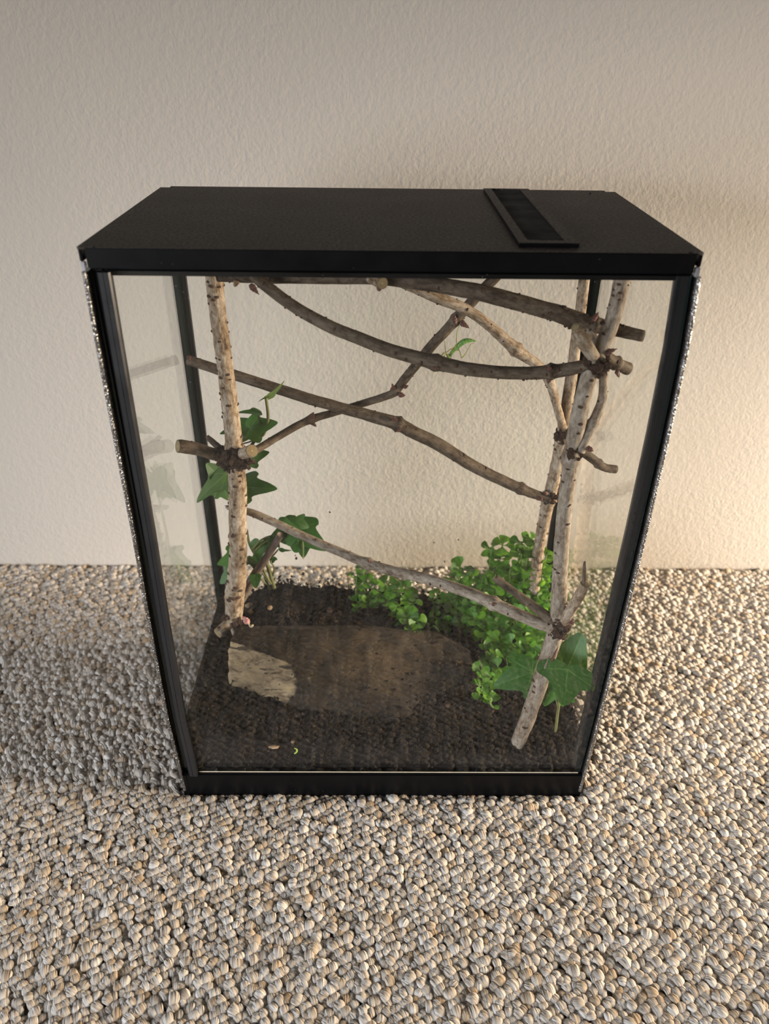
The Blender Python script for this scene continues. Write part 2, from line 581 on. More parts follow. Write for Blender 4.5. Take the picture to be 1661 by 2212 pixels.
def profile_sweep(name, sec, zs, xf, mat, smooth=False):
    """sweep a closed xy section (offsets from edge line xf(z)) up the post"""
    n = len(sec)
    verts, faces = [], []
    for z in zs:
        x0 = xf(z)
        for (dx, y) in sec:
            verts.append((x0 + dx, y, z))
    for i in range(len(zs) - 1):
        for j in range(n):
            k = (j + 1) % n
            faces.append((i * n + j, i * n + k, (i + 1) * n + k, (i + 1) * n + j))
    faces.append(tuple(range(n)))
    faces.append(tuple((len(zs) - 1) * n + j for j in range(n)))
    bm = bmesh.new()
    me = mesh_from(name, verts, faces, smooth)
    bm.from_mesh(me)
    bmesh.ops.recalc_face_normals(bm, faces=bm.faces)
    bm.to_mesh(me)
    bm.free()
    return link(name, me, mat, tank)

ZS = [0.002, 0.02, 0.05, 0.08, 0.12, 0.166, 0.2, 0.237, 0.27, 0.30, 0.33, 0.35, 0.37, 0.3885]
def arc_sec(sign):
    # rounded outer bead (about 2.4 mm) of the corner profile
    pts = []
    for k in range(9):
        a = math.radians(180 * k / 8)
        pts.append((sign * (0.0013 - 0.0013 * math.cos(a)), 0.001 - 0.0022 * math.sin(a)))
    pts += [(sign * 0.0026, 0.012), (0.0, 0.012)]
    return pts
ZB = [0.006 if z < 0.01 else z for z in ZS]
def corner_bead(sign, xf):
    """rounded edge with a hammered finish: the dimples are real facets"""
    rng = random.Random(60 + sign)
    sec = arc_sec(sign)
    n, nz = len(sec), 760
    v, f = [], []
    for i in range(nz + 1):
        z = 0.004 + (0.3885 - 0.004) * i / nz
        x0 = xf(z)
        for k, (dx, y) in enumerate(sec):
            d = rng.uniform(-1, 1) * 0.00016 if k < 9 and 0 < i < nz else 0
            e = rng.uniform(-1, 1) * 0.00010 if k < 9 else 0
            v.append((x0 + dx + e, y + d, z + (rng.uniform(-1, 1) * 0.00018 if k < 9 and 0 < i < nz else 0)))
    for i in range(nz):
        for k in range(n):
            q = (k + 1) % n
            f.append((i * n + k, i * n + q, (i + 1) * n + q, (i + 1) * n + k) if sign > 0 else (i * n + k, (i + 1) * n + k, (i + 1) * n + q, i * n + q))
    f.append(tuple(range(n)))
    f.append(tuple(nz * n + k for k in range(n)))
    link('corner_bead', mesh_from('corner_bead', v, f, False), GLITTER, tank)
corner_bead(1, bowL)
corner_bead(-1, bowR)
# recessed channel and smooth guide post on each side
ZP = [z for z in ZS if z > 0.015]
ZP[0] = 0.02
profile_sweep('channel_recess', [(0.0024, 0.0055), (0.0080, 0.0055), (0.0080, 0.012), (0.0024, 0.012)], ZP, bowL, BLACKMATT)
profile_sweep('channel_recess', [(-0.0024, 0.0055), (-0.0075, 0.0055), (-0.0075, 0.012), (-0.0024, 0.012)], ZP, bowR, BLACKMATT)
def post_sec(s, a, b, y0, y1, lip):
    return [(s * a, y0 + 0.0012), (s * (a + 0.0010), y0), (s * (a + (b - a) * 0.48), y0), (s * (a + (b - a) * 0.5), y0 + 0.0003),
            (s * (a + (b - a) * 0.52), y0), (s * (b - 0.0008), y0), (s * b, y0 + 0.0010), (s * b, y1), (s * a, y1)]
profile_sweep('front_post', post_sec(1, 0.0070, 0.0138, -0.0008, 0.0034, 0), ZP, bowL, BLACKSAT)
profile_sweep('front_post', post_sec(-1, 0.0056, 0.0105, 0.0062, 0.0095, 0), ZP, bowR, BLACKSAT)
# rear posts: double profile
for s in (-1, 1):
    xa, xb = s * 0.1500, s * 0.1408
    x0, x1 = min(xa, xb), max(xa, xb)
    bm = box_bm(x0, x1, 0.1635, D, 0.02, 0.39, 0.0006)
    bm_obj('rear_post', bm, BLACK, tank)
    xm = s * 0.1445
    bm = box_bm(min(xm, xm + s * 0.0022), max(xm, xm + s * 0.0022), 0.1575, 0.1637, 0.02, 0.39, 0.0005)
    bm_obj('rear_seal', bm, GEDGE, tank)
# base frame: bevelled plinth
bm = box_bm(-0.1506, 0.1496, 0.0, D, ZF, 0.0215, 0.0008)
bm_obj('base_frame', bm, BLACK, tank)
box('corner_seam', -0.1506, -0.1462, -0.0004, 0.006, ZF, 0.0205, BLACK, tank, 0.0003)
box('sill_strip', -0.1372, 0.1450, 0.0022, 0.0055, 0.0214, 0.0226, CREAM, tank)
# top rail behind the pane
box('top_rail', -0.1480, 0.1490, 0.0066, 0.0150, 0.3850, 0.3935, BLACK, tank, 0.0006)
box('rear_rail', -0.1480, 0.1490, 0.1560, D - 0.001, 0.3800, 0.3935, BLACK, tank, 0.0006)
for s in (-1, 1):
    box('side_rail', min(s * 0.149, s * 0.1445), max(s * 0.149, s * 0.1445), 0.012, 0.158, 0.3835, 0.3935, BLACK, tank, 0.0006)

def pane(name, x0, x1, y0, y1, z0, z1, axis):
    """glass sheet with polished green edges"""
    bm = box_bm(x0, x1, y0, y1, z0, z1)
    bmesh.ops.recalc_face_normals(bm, faces=bm.faces)
    for f in bm.faces:
        f.material_index = 0 if abs(f.normal[axis]) > 0.5 else 1
    me = bpy.data.meshes.new(name)
    bm.to_mesh(me)
    bm.free()
    me.materials.append(GLASS)
    me.materials.append(GEDGE)
    o = bpy.data.objects.new(name, me)
    COL.objects.link(o)
    o.parent = tank
    o.matrix_parent_inverse = Matrix.Translation(-tank.location)
    return o
# front pane slides in front of the right post; its right edge follows the post
def front_pane():
    zs = [0.0226, 0.05, 0.08, 0.12, 0.168, 0.2, 0.239, 0.27, 0.298, 0.33, 0.351, 0.37, 0.3886]
    v, f, mi = [], [], []
    for z in zs:
        xr = bowR(z) - 0.0042
        v += [(-0.1400, 0.0020, z), (xr, 0.0020, z), (xr, 0.0055, z), (-0.1400, 0.0055, z)]
    for i in range(len(zs) - 1):
        a, b = i * 4, i * 4 + 4
        for j in range(4):
            k = (j + 1) % 4
            f.append((a + j, a + k, b + k, b + j))
            mi.append(0 if j in (0, 2) else 1)
    f += [(3, 2, 1, 0), tuple(len(v) - 4 + j for j in range(4))]
    mi += [1, 1]
    me = mesh_from('front_glass', v, f, False)
    me.materials.append(GLASS)
    me.materials.append(GEDGE)
    me.polygons.foreach_set('material_index', mi)
    o = link('front_glass', me, None, tank)
    return o
front_pane()
pane('rear_glass', -0.1440, 0.1440, 0.1630, 0.1660, 0.0200, 0.3880, 1)
pane('side_glass', -0.1490, -0.1460, 0.0036, 0.1630, 0.0200, 0.3880, 0)
pane('side_glass', 0.1460, 0.1490, 0.0097, 0.1630, 0.0200, 0.3880, 0)

# lid: folded sheet with notched corners
def lid_top():
    n = 0.0045
    out = [(-W + 0.010, 0.0), (W - 0.008, 0.0), (W - 0.006, 0.0035), (W, 0.0012), (W + 0.0006, 0.0016), (W + 0.0002, D - 0.003),
           (W - 0.006, D - 0.003), (W - 0.006, D + 0.0015), (-W + 0.006, D + 0.0015), (-W + 0.006, D - 0.003), (-W, D - 0.003), (-W - 0.0004, 0.0016), (-W + 0.0005, 0.0012), (-W + 0.008, 0.0035)]
    v = [(x, y, H) for x, y in out] + [(x, y, H - 0.0012) for x, y in out]
    m = len(out)
    f = [tuple(range(m)), tuple(range(2 * m - 1, m - 1, -1))]
    for i in range(m):
        j = (i + 1) % m
        f.append((i, i + m, j + m, j))
    return v, f
v, f = lid_top()
lid = link('lid', mesh_from('lid', v, f, False), LID, tank)
lid['label'] = 'textured dark brown-black lid'
def sub(name, x0, x1, y0, y1, z0, z1, mat, bevel=0.0):
    o = box(name, x0, x1, y0, y1, z0, z1, mat, None, bevel)
    o.parent = lid
    return o
sub('front_skirt', -0.1462, 0.1468, -0.0006, 0.0008, 0.3905, 0.3999, BLACK, 0.0004)
sub('rear_skirt', -0.1440, 0.1440, D, D + 0.0014, 0.3905, 0.3992, BLACK, 0.0004)
sub('side_skirt', -0.1502, -0.1486, 0.0016, D - 0.003, 0.3930, 0.3990, BLACK, 0.0004)
sub('side_skirt', 0.1488, 0.1505, 0.0016, D - 0.003, 0.3930, 0.3990, BLACK, 0.0004)
sub('corner_clip', -0.1496, -0.1475, 0.0004, 0.0030, 0.3888, 0.3932, CLIP, 0.0004)
sub('corner_clip', 0.1480, 0.1502, 0.0004, 0.0030, 0.3885, 0.3932, CLIP, 0.0004)
# ventilation plate: raised frame with a field of fine ribs
VX0, VX1, VY0, VY1 = 0.0622, 0.0916, 0.0085, 0.1600
HV = 0.4022
def vent_frame():
    bm = bmesh.new()
    ix0, ix1, iy0, iy1 = VX0 + 0.0050, VX1 - 0.0055, VY0 + 0.006, VY1 - 0.001
    o = [(VX0, VY0), (VX1, VY0), (VX1, VY1), (VX0, VY1)]
    i = [(ix0, iy0), (ix1, iy0), (ix1, iy1), (ix0, iy1)]
    vt = [bm.verts.new((x, y, HV)) for x, y in o] + [bm.verts.new((x, y, HV)) for x, y in i]
    vb = [bm.verts.new((x, y, H + 0.0001)) for x, y in o] + [bm.verts.new((x, y, H + 0.0001)) for x, y in i]
    for a in range(4):
        b = (a + 1) % 4
        bm.faces.new((vt[a], vt[b], vt[4 + b], vt[4 + a]))
        bm.faces.new((vb[a], vb[4 + a], vb[4 + b], vb[b]))
        bm.faces.new((vt[a], vb[a], vb[b], vt[b])).material_index = 1
        bm.faces.new((vt[4 + a], vt[4 + b], vb[4 + b], vb[4 + a]))
    return bm
vf = bm_obj('vent_frame', vent_frame(), [LID, BLACK], None)
vf.parent = lid
bm = bmesh.new()
yy = VY0 + 0.0068
while yy < VY1 - 0.002:
    # zigzag-ended ribs lie slightly oblique across the opening
    r = bmesh.ops.create_cube(bm, size=1.0)
    for q in r['verts']:
        x = (VX0 + VX1) / 2 - 0.0002 + q.co.x * (VX1 - VX0 - 0.0100)
        q.co = Vector((x, yy + q.co.y * 0.0008 + (x - 0.077) * 0.05, HV - 0.0012 + q.co.z * 0.0010))
    yy += 0.00175
vr = bm_obj('vent_ribs', bm, BLACKMATT, None)
vr['kind'] = 'stuff'
vr.parent = lid

# ------------------------------------------------------------------ soil
SX0, SX1, SY0, SY1 = -0.1452, 0.1452, 0.0064, 0.1622
def soil_h(x, y, fine=True):
    zb = np.interp(x, [-.146, -.125, -.100, -.085, -.065, -.052, -.03, 0, .03, .08, .146], [.063, .060, .0735, .0760, .0700, .0730, .0680, .0650, .0615, .055, .048])
    zf = np.interp(x, [-.146, -.09, 0, .09, .125, .146], [.062, .050, .042, .0355, .040, .0490])
    t = min(1, max(0, (y - 0.005) / 0.155))
    z = zf * (1 - t) + zb * t
    z += 0.004 * math.sin(math.pi * t) * math.cos(x * 9)
    if fine:
        z += 0.0026 * noise.noise(Vector((x * 70, y * 70, 1))) + 0.0016 * noise.noise(Vector((x * 190, y * 190, 4))) + 0.0009 * noise.noise(Vector((x * 480, y * 480, 9)))
    return float(z)
def build_soil():
    nx, ny = 190, 110
    v, f = [], []
    for j in range(ny + 1):
        for i in range(nx + 1):
            x = SX0 + (SX1 - SX0) * i / nx
            y = SY0 + (SY1 - SY0) * j / ny
            v.append((x, y, soil_h(x, y)))
    for j in range(ny):
        for i in range(nx):
            a = j * (nx + 1) + i
            f.append((a, a + 1, a + nx + 2, a + nx + 1))
    # sides and bottom of the soil block
    rim = [i for i in range(nx + 1)] + [j * (nx + 1) + nx for j in range(1, ny + 1)] + [ny * (nx + 1) + i for i in range(nx - 1, -1, -1)] + [j * (nx + 1) for j in range(ny - 1, 0, -1)]
    b0 = len(v)
    for r in rim:
        v.append((v[r][0], v[r][1], 0.0222))
    m = len(rim)
    for i in range(m):
        j = (i + 1) % m
        f.append((rim[i], b0 + i, b0 + j, rim[j]))
    f.append(tuple(b0 + i for i in range(m - 1, -1, -1)))
    o = link('soil', mesh_from('soil', v, f), SOIL)
    return tag(o, 'bed of dark moist potting soil filling the bottom of the terrarium', 'soil', 'stuff')
soil = build_soil()

def rough_lump(rng, c, r, sub=1):
    """irregular crumb: squashed, jittered octahedron / icosahedron"""
    ph = (1 + 5 ** 0.5) / 2
    base = [(-1, ph, 0), (1, ph, 0), (-1, -ph, 0), (1, -ph, 0), (0, -1, ph), (0, 1, ph), (0, -1, -ph), (0, 1, -ph), (ph, 0, -1), (ph, 0, 1), (-ph, 0, -1), (-ph, 0, 1)]
    fs = [(0, 11, 5), (0, 5, 1), (0, 1, 7), (0, 7, 10), (0, 10, 11), (1, 5, 9), (5, 11, 4), (11, 10, 2), (10, 7, 6), (7, 1, 8), (3, 9, 4), (3, 4, 2), (3, 2, 6), (3, 6, 8), (3, 8, 9), (4, 9, 5), (2, 4, 11), (6, 2, 10), (8, 6, 7), (9, 8, 1)]
    sx, sy, sz = rng.uniform(0.7, 1.4), rng.uniform(0.7, 1.3), rng.uniform(0.5, 1.0)
    e = Euler((rng.uniform(0, 6), rng.uniform(0, 6), rng.uniform(0, 6))).to_matrix()
    vs_ = []
    for b in base:
        p = Vector(b) / 1.9 * r * rng.uniform(0.75, 1.25)
        vs_.append(Vector(c) + e @ Vector((p.x * sx, p.y * sy, p.z * sz)))
    return vs_, fs

def build_crumbs():
    rng = random.Random(11)
    v, f = [], []
    def add(vv, ff):
        o = len(v)
        v.extend(vv)
        f.extend([tuple(i + o for i in q) for q in ff])
    for _ in range(5200):
        x = rng.uniform(SX0 + 0.001, SX1 - 0.001)
        y = rng.uniform(SY0 + 0.001, SY1 - 0.001)
        r = min(0.0030, 0.0006 * math.exp(rng.gauss(0.25, 0.5)))
        add(*rough_lump(rng, (x, y, soil_h(x, y) + r * 0.2), r))
    # coir fibres
    for _ in range(900):
        x = rng.uniform(SX0 + 0.006, SX1 - 0.006)
        y = rng.uniform(SY0 + 0.004, SY1 - 0.005)
        a = rng.uniform(0, 6.28)
        ln = rng.uniform(0.002, 0.007)
        p0 = Vector((x, y, soil_h(x, y) + 0.0006))
        p2 = p0 + Vector((math.cos(a) * ln, math.sin(a) * ln, 0))
        p2.x = min(max(p2.x, SX0), SX1)
        p2.y = min(max(p2.y, SY0), SY1)
        p2.z = soil_h(p2.x, p2.y) + rng.uniform(0.0003, 0.0018)
        p1 = (p0 + p2) / 2 + Vector((rng.uniform(-.001, .001), rng.uniform(-.001, .001), rng.uniform(0.0004, 0.0014)))
        w = rng.uniform(0.00010, 0.00022)
        o = len(v)
        for p in (p0, p1, p2):
            v.extend([p + Vector((w, 0, -w)), p + Vector((-w, w, 0)), p + Vector((0, -w, w))])
        for i in range(2):
            for j in range(3):
                k = (j + 1) % 3
                f.append((o + i * 3 + j, o + i * 3 + k, o + i * 3 + 3 + k, o + i * 3 + 3 + j))
    # clods banked against the rear glass and crumbs stuck to the panes
    for _ in range(520):
        x = rng.uniform(-0.142, 0.142)
        z = soil_h(x, 0.160) + abs(rng.gauss(0, 0.0028)) * (1.4 if x < 0 else 1.0)
        add(*rough_lump(rng, (x, 0.1618, z), min(0.0019, 0.0005 * math.exp(rng.gauss(0.25, 0.5)))))
    for (px, py, r) in ((640, 1206, 3.5), (712, 1106, 2.6), (638, 1200, 2), (1050, 1192, 2), (990, 1166, 1.6), (937, 1172, 1.4), (960, 1213, 2), (630, 1245, 4), (655, 1240, 3), (690, 1258, 3), (622, 1240, 2), (728, 1250, 2)):
        p = at_y(px, py, 0.1622)
        add(*rough_lump(rng, p, r * mpp(p)))
    for _ in range(160):   # right pane splashes of soil
        y = rng.uniform(0.015, 0.10)
        z = soil_h(0.144, y) + abs(rng.gauss(0, 0.0045))
        add(*rough_lump(rng, (0.1450, y, z), 0.0005 * math.exp(rng.gauss(0.1, 0.5))))
    o = link('soil_crumbs', mesh_from('soil_crumbs', v, f, False), CRUMB, soil)
    o.matrix_parent_inverse = Matrix()
    o['kind'] = 'stuff'
build_crumbs()

# ------------------------------------------------------------------ bark slab lying in the soil
def build_slab():
    rng = random.Random(3)
    def curve(pts, n):
        P = np.array([p for p in pts], float)
        d = np.r_[0, np.cumsum(np.hypot(np.diff(P[:, 0]), np.diff(P[:, 1])))]
        s = np.linspace(0, d[-1], n)
        return [tuple(np.interp(s, d, P[:, k]) for k in range(3))[0:3] and [np.interp(q, d, P[:, k]) for k in range(3)] for q in s]
    n = 70
    ridge = curve([(511, 1358, .084), (640, 1360, .085), (780, 1360, .083), (950, 1372, .074), (1012, 1405, .066)], n)
    shoulder = curve([(497, 1388, .0800), (560, 1412, .080), (640, 1440, .079), (760, 1440, .075), (900, 1400, .068), (1022, 1432, .060)], n)
    step = curve([(493, 1440, .0700), (580, 1460, .071), (680, 1492, .068), (800, 1500, .063), (930, 1440, .060), (1018, 1445, .058)], n)
    foot = curve([(494, 1492, .0555), (580, 1525, .052), (700, 1556, .047), (860, 1560, .046), (960, 1490, .050), (1008, 1455, .052)], n)
    rows = []
    for i in range(n):
        r, s, st, fo = [Vector(at_z(*c[i])) for c in (ridge, shoulder, step, foot)]
        back = r + Vector((0, 0.018, -0.012))
        back.y = min(back.y, 0.150)
        back2 = back + Vector((0, 0.006, -0.03))
        key = [back2, back, r, s, st, fo, fo + Vector((0, -0.004, -0.012))]
        row = []
        for a, b in zip(key[:-1], key[1:]):
            for q in range(6):
                row.append(a.lerp(b, q / 6))
        row.append(key[-1])
        rows.append(row)
    m = len(rows[0])
    v, f, pale, dirt = [], [], [], []
    for i, row in enumerate(rows):
        for j, p in enumerate(row):
            d = 0.0030 * noise.noise(Vector((p.x * 40, p.y * 90, p.z * 90))) + 0.0022 * noise.noise(Vector((p.x * 110, p.y * 260, p.z * 260)))
            q = p + Vector((0, -0.4, 0.8)) * d
            if i == 0: q.x += 0.003 * noise.noise(p * 150)
            v.append(q)
            u = i / (n - 1)
            t = j / (m - 1)
            pl = 0.0
            if 0.5 <= t <= 0.86: pl = 1.15 - u * 2.3 - max(0, t - 0.72) * 2.6
            if t > 0.5 and u > 0.83: pl = max(pl, 0.42)
            pale.append(max(0, min(1, pl)))
            dirt.append(max(0, min(1, (t - 0.62) * 2.2 + (u - 0.30) * 1.0 if t > 0.5 else (u - 0.45) * 0.8)))
    for i in range(n - 1):
        for j in range(m - 1):
            f.append((i * m + j, (i + 1) * m + j, (i + 1) * m + j + 1, i * m + j + 1))
    # soil scattered over the sunken side of the slab
    cv, cf = [], []
    for _ in range(900):
        i, j = rng.randrange(n), rng.randrange(6, m - 2)
        if rng.random() > 0.06 + dirt[i * m + j] * 0.9: continue
        c = v[i * m + j] + Vector((rng.uniform(-.001, .001), rng.uniform(-.001, .001), 0.0003))
        vv, ff = rough_lump(rng, c, min(0.0022, 0.0005 * math.exp(rng.gauss(0.2, 0.5))))
        o = len(cv)
        cv += vv
        cf += [tuple(a + o for a in q) for q in ff]
    cr = link('soil_crumbs', mesh_from('soil_crumbs', cv, cf, False), CRUMB, soil)
    cr.matrix_parent_inverse = Matrix()
    cr['kind'] = 'stuff'
    # closed ends and underside
    f.append(tuple(range(m)))
    f.append(tuple((n - 1) * m + j for j in range(m - 1, -1, -1)))
    f.append(tuple([i * m for i in range(n)] + [i * m + m - 1 for i in range(n - 1, -1, -1)]))
    me = mesh_from('bark_slab', v, f)
    a = me.attributes.new('pale', 'FLOAT', 'POINT')
    a.data.foreach_set('value', pale)
    a = me.attributes.new('dirt', 'FLOAT', 'POINT')
    a.data.foreach_set('value', dirt)
    o = link('bark_slab', me, SLAB)
    tag(o, 'weathered brown bark slab half sunk in the soil, pale broken wood at one end', 'bark')
build_slab()

# ------------------------------------------------------------------ branches
def catmull(pts, per=8):
    P = [np.array(p, float) for p in pts]
    P = [2 * P[0] - P[1]] + P + [2 * P[-1] - P[-2]]
    out = []
    for i in range(1, len(P) - 2):
        for k in range(per):
            t = k / per
            a, b, c, d = P[i - 1], P[i], P[i + 1], P[i + 2]
            out.append(0.5 * ((2 * b) + (-a + c) * t + (2 * a - 5 * b + 4 * c - d) * t * t + (-a + 3 * b - 3 * c + d) * t ** 3))
    out.append(P[-2])
    return out

def tube_data(pts, radii, ring=14, rng=None, rough=0.05, caps=True):
    """returns verts, faces, bark coordinates, material index; caps get slot 2"""
    n = len(pts)
    pts = [Vector(p) for p in pts]
    T = []
    for i in range(n):
        a, b = pts[max(0, i - 1)], pts[min(n - 1, i + 1)]
        T.append((b - a).normalized())
    up = Vector((0.3, 0.9, 0.2))
    N0 = (up - T[0] * up.dot(T[0])).normalized()
    v, f, co, mi = [], [], [], []
    L = 0.0
    seed = rng.uniform(0, 50) if rng else 0
    Ns = []
    for i in range(n):
        if i:
            N0 = (N0 - T[i] * N0.dot(T[i])).normalized()
            L += (pts[i] - pts[i - 1]).length
        B = T[i].cross(N0)
        Ns.append((N0.copy(), B))
        for j in range(ring):
            a = 2 * math.pi * j / ring
            d = N0 * math.cos(a) + B * math.sin(a)
            r = radii[i] * (1 + rough * 1.0 * noise.noise(Vector((math.cos(a) * 1.3 + seed, math.sin(a) * 1.3, L * 90)))
                            + rough * noise.noise(Vector((math.cos(a) * 3 + seed, math.sin(a) * 3, L * 300))))
            v.append(pts[i] + d * r)
            co.append((math.cos(a) * radii[i] + seed, math.sin(a) * radii[i], L))
    for i in range(n - 1):
        for j in range(ring):
            k = (j + 1) % ring
            f.append((i * ring + j, i * ring + k, (i + 1) * ring + k, (i + 1) * ring + j))
            mi.append(0)
    if caps:
        for (i0, sgn, idx) in ((0, -1, 0), (n - 1, 1, n - 1)):
            # two-ring cap: wood ring and pith
            base = len(v)
            for fr in (0.88, 0.13):
                for j in range(ring):
                    p = pts[idx] + (v[i0 * ring + j] - pts[idx]) * fr + T[idx] * (0.00012 * sgn)
                    v.append(p)
                    co.append((seed, fr, L))
            for j in range(ring):
                k = (j + 1) % ring
                f.append((i0 * ring + j, i0 * ring + k, base + k, base + j)); mi.append(0)
                f.append((base + j, base + k, base + ring + k, base + ring + j)); mi.append(2)
            f.append(tuple(base + ring + j for j in range(ring))); mi.append(3)
    return v, f, co, mi, pts, T, Ns

def branch_mesh(name, ctrl, mat, parent, ring=14, per=8, seed=1, rough=0.05, lent=0, node_at=(), caps=True):
    """ctrl: (px, py, Y, half width in px) or Vector-based ('w', x, y, z, r)"""
    rng = random.Random(seed)
    raw = []
    for c in ctrl:
        if c[0] == 'w':
            raw.append(c[1:5])
        else:
            p = at_y(c[0], c[1], c[2])
            raw.append((p.x, p.y, p.z, c[3] * mpp(p)))
    cr = catmull(raw, per)
    pts = [Vector(c[:3]) for c in cr]
    rad = [c[3] for c in cr]
    # slight kinks and swellings at the nodes
    for t in node_at:
        k = t * (len(pts) - 1)
        for i in range(len(pts)):
            rad[i] *= 1 + 0.32 * math.exp(-((i - k) / 0.9) ** 2)
    for i in range(1, len(pts) - 1):
        pts[i] = pts[i] + Vector((noise.noise(pts[i] * 60 + Vector((seed, 0, 0))), noise.noise(pts[i] * 60 + Vector((0, seed, 3))), noise.noise(pts[i] * 60 + Vector((9, 0, seed))))) * rad[i] * 0.07
    v, f, co, mi, P, T, Ns = tube_data(pts, rad, ring, rng, rough, caps)
    for _ in range(lent):
        i = rng.randrange(1, len(P) - 2)
        q = rng.random()
        a = rng.uniform(0, 2 * math.pi)
        N0, B = Ns[i]
        d = N0 * math.cos(a) + B * math.sin(a)
        tn = -N0 * math.sin(a) + B * math.cos(a)
        c = P[i].lerp(P[i + 1], q) + d * (rad[i] * 0.99)
        s = rad[i] * rng.uniform(0.14, 0.30)
        s = max(s, 0.00035)
        o = len(v)
        for k in range(6):
            b = 2 * math.pi * k / 6
            v.append(c + T[i] * math.cos(b) * s * 0.8 + tn * math.sin(b) * s * 1.3 - d * 0.0001)
            co.append((0, 0, 0))
        for k in range(6):
            b = 2 * math.pi * k / 6
            v.append(c + T[i] * math.cos(b) * s * 0.45 + tn * math.sin(b) * s * 0.7 + d * s * 0.55)
            co.append((0, 0, 0))
        for k in range(6):
            kk = (k + 1) % 6
            f.append((o + k, o + kk, o + 6 + kk, o + 6 + k)); mi.append(1)
        f.append(tuple(o + 6 + k for k in range(6))); mi.append(1)
    me = mesh_from(name, v, f)
    for m in (mat, LENT, CUT, PITH):
        me.materials.append(m)
    me.polygons.foreach_set('material_index', mi)
    a = me.attributes.new('bark_co', 'FLOAT_VECTOR', 'POINT')
    a.data.foreach_set('vector', [x for c in co for x in c])
    o = link(name, me, None, parent)
    return o, P, rad, T

def scar(parent, px, py, Y, rp, seed, name='node_scar', n=16):
    """ragged scabby collar where side shoots leave the stem"""
    rng = random.Random(seed)
    c = at_y(px, py, Y)
    r = rp * mpp(c)
    v, f = [], []
    for k in range(n):
        d = Vector((rng.gauss(0, 1), rng.gauss(0, 1), rng.gauss(0, 0.55)))
        d.normalize()
        vv, ff = rough_lump(rng, c + Vector((d.x * 0.9, d.y * 0.9, d.z * 1.1)) * r * rng.uniform(0.75, 1.0), r * rng.uniform(0.16, 0.36))
        o = len(v)
        v += vv
        f += [tuple(i + o for i in q) for q in ff]
    return link(name, mesh_from(name, v, f, False), SCAR, parent)

def bud(parent, px, py, Y, tx, ty, wp, seed=0, mat=None, Y2=None):
    """pointed winter bud with overlapping scales, base (px,py) to tip (tx,ty)"""
    rng = random.Random(seed + int(px))
    a, b = at_y(px, py, Y), at_y(tx, ty, Y2 if Y2 is not None else Y)
    ax = (b - a)
    L = ax.length
    ax.normalize()
    n0 = ax.orthogonal().normalized()
    n1 = ax.cross(n0)
    w = wp * mpp(a)
    v, f = [], []
    prof = [(0, 0.45), (0.15, 0.85), (0.32, 1.0), (0.34, 0.82), (0.55, 0.86), (0.57, 0.62), (0.78, 0.55), (0.80, 0.36), (1.0, 0.06)]
    R = 8
    for (t, r) in prof:
        for j in range(R):
            an = 2 * math.pi * j / R
            rr = w * r * (1 + 0.22 * math.sin(an * 2 + t * 5 + seed))
            v.append(a + ax * (L * t) + (n0 * math.cos(an) + n1 * math.sin(an)) * rr)
    for i in range(len(prof) - 1):
        for j in range(R):
            k = (j + 1) % R
            f.append((i * R + j, i * R + k, (i + 1) * R + k, (i + 1) * R + j))
    f.append(tuple(range(R)))
    f.append(tuple((len(prof) - 1) * R + j for j in range(R)))
    return link('bud', mesh_from('bud', v, f, False), mat or BUD, parent)

# --- left stem
A0 = at_z(505, 1345, 0.067)
YA = A0.y
A = thing('branch', 'thick upright stem near the rear left corner, mottled tan bark, ragged knot halfway up', 'branch', A0)
ya = lambda py: float(np.interp(py, [608, 985, 1345], [YA - 0.020, YA - 0.008, YA]))
branch_mesh('stem', [(462, 590, ya(590), 20), (466, 640, ya(640), 18.5), (482, 760, ya(760), 17.5), (495, 860, ya(860), 18), (506, 975, ya(975), 18.5),
                     (512, 1040, ya(1040), 19.5), (514, 1130, ya(1130), 19), (513, 1220, ya(1220), 19.5), (507, 1290, ya(1290), 21), (505, 1350, ya(1345), 17)],
            BARK_PALE, A, 18, 10, 21, 0.06, 120, (0.44,))
branch_mesh('side_stub', [(492, 988, ya(985), 13), (460, 980, ya(985) - .006, 13.5), (425, 970, ya(985) - .012, 14), (384, 964, ya(985) - .018, 14.5)], BARK_BROWN, A, 14, 6, 22, 0.05, 6)
branch_mesh('side_stub', [(512, 985, ya(985), 12), (530, 978, ya(985) - .010, 13), (544, 974, ya(985) - .020, 14)], BARK_PALE, A, 16, 6, 23, 0.03, 0)
branch_mesh('dead_twig', [(500, 985, ya(985), 8), (472, 965, ya(985) + .006, 7), (455, 950, ya(985) + .010, 6.5), (447, 942, ya(985) + .011, 4)], BARK_BROWN, A, 10, 5, 24, 0.12, 3)
branch_mesh('twig', [(530, 985, ya(985), 9), (570, 962, .126, 8.5), (620, 932, .136, 8.2), (672, 906, .145, 8.5), (745, 884, .153, 8), (830, 857, .1535, 8.5), (853, 846, .1535, 9.5),
                     (880, 812, .1535, 10), (930, 750, .1535, 11), (985, 690, .1535, 11.5), (1030, 640, .153, 11.5), (1070, 598, .152, 12), (1085, 580, .152, 12)],
            BARK_BROWN, A, 12, 8, 25, 0.05, 26, (0.25, 0.5, 0.75))
scar(A, 505, 986, ya(985) - .002, 33, 5, n=120)
scar(A, 532, 996, ya(985) - .008, 19, 6, n=26)
scar(A, 480, 990, ya(985) - .006, 17, 61, n=22)
scar(A, 503, 1338, ya(1330) - .003, 25, 7, n=26)
bud(A, 671, 905, .143, 678, 890, 6, 1)
bud(A, 672, 912, .143, 684, 922, 5, 2)
bud(A, 852, 842, .150, 846, 828, 5, 3)
bud(A, 860, 852, .150, 876, 855, 6, 4)
bud(A, 872, 838, .150, 883, 832, 4, 5)
bud(A, 985, 700, .148, 979, 678, 6, 6)
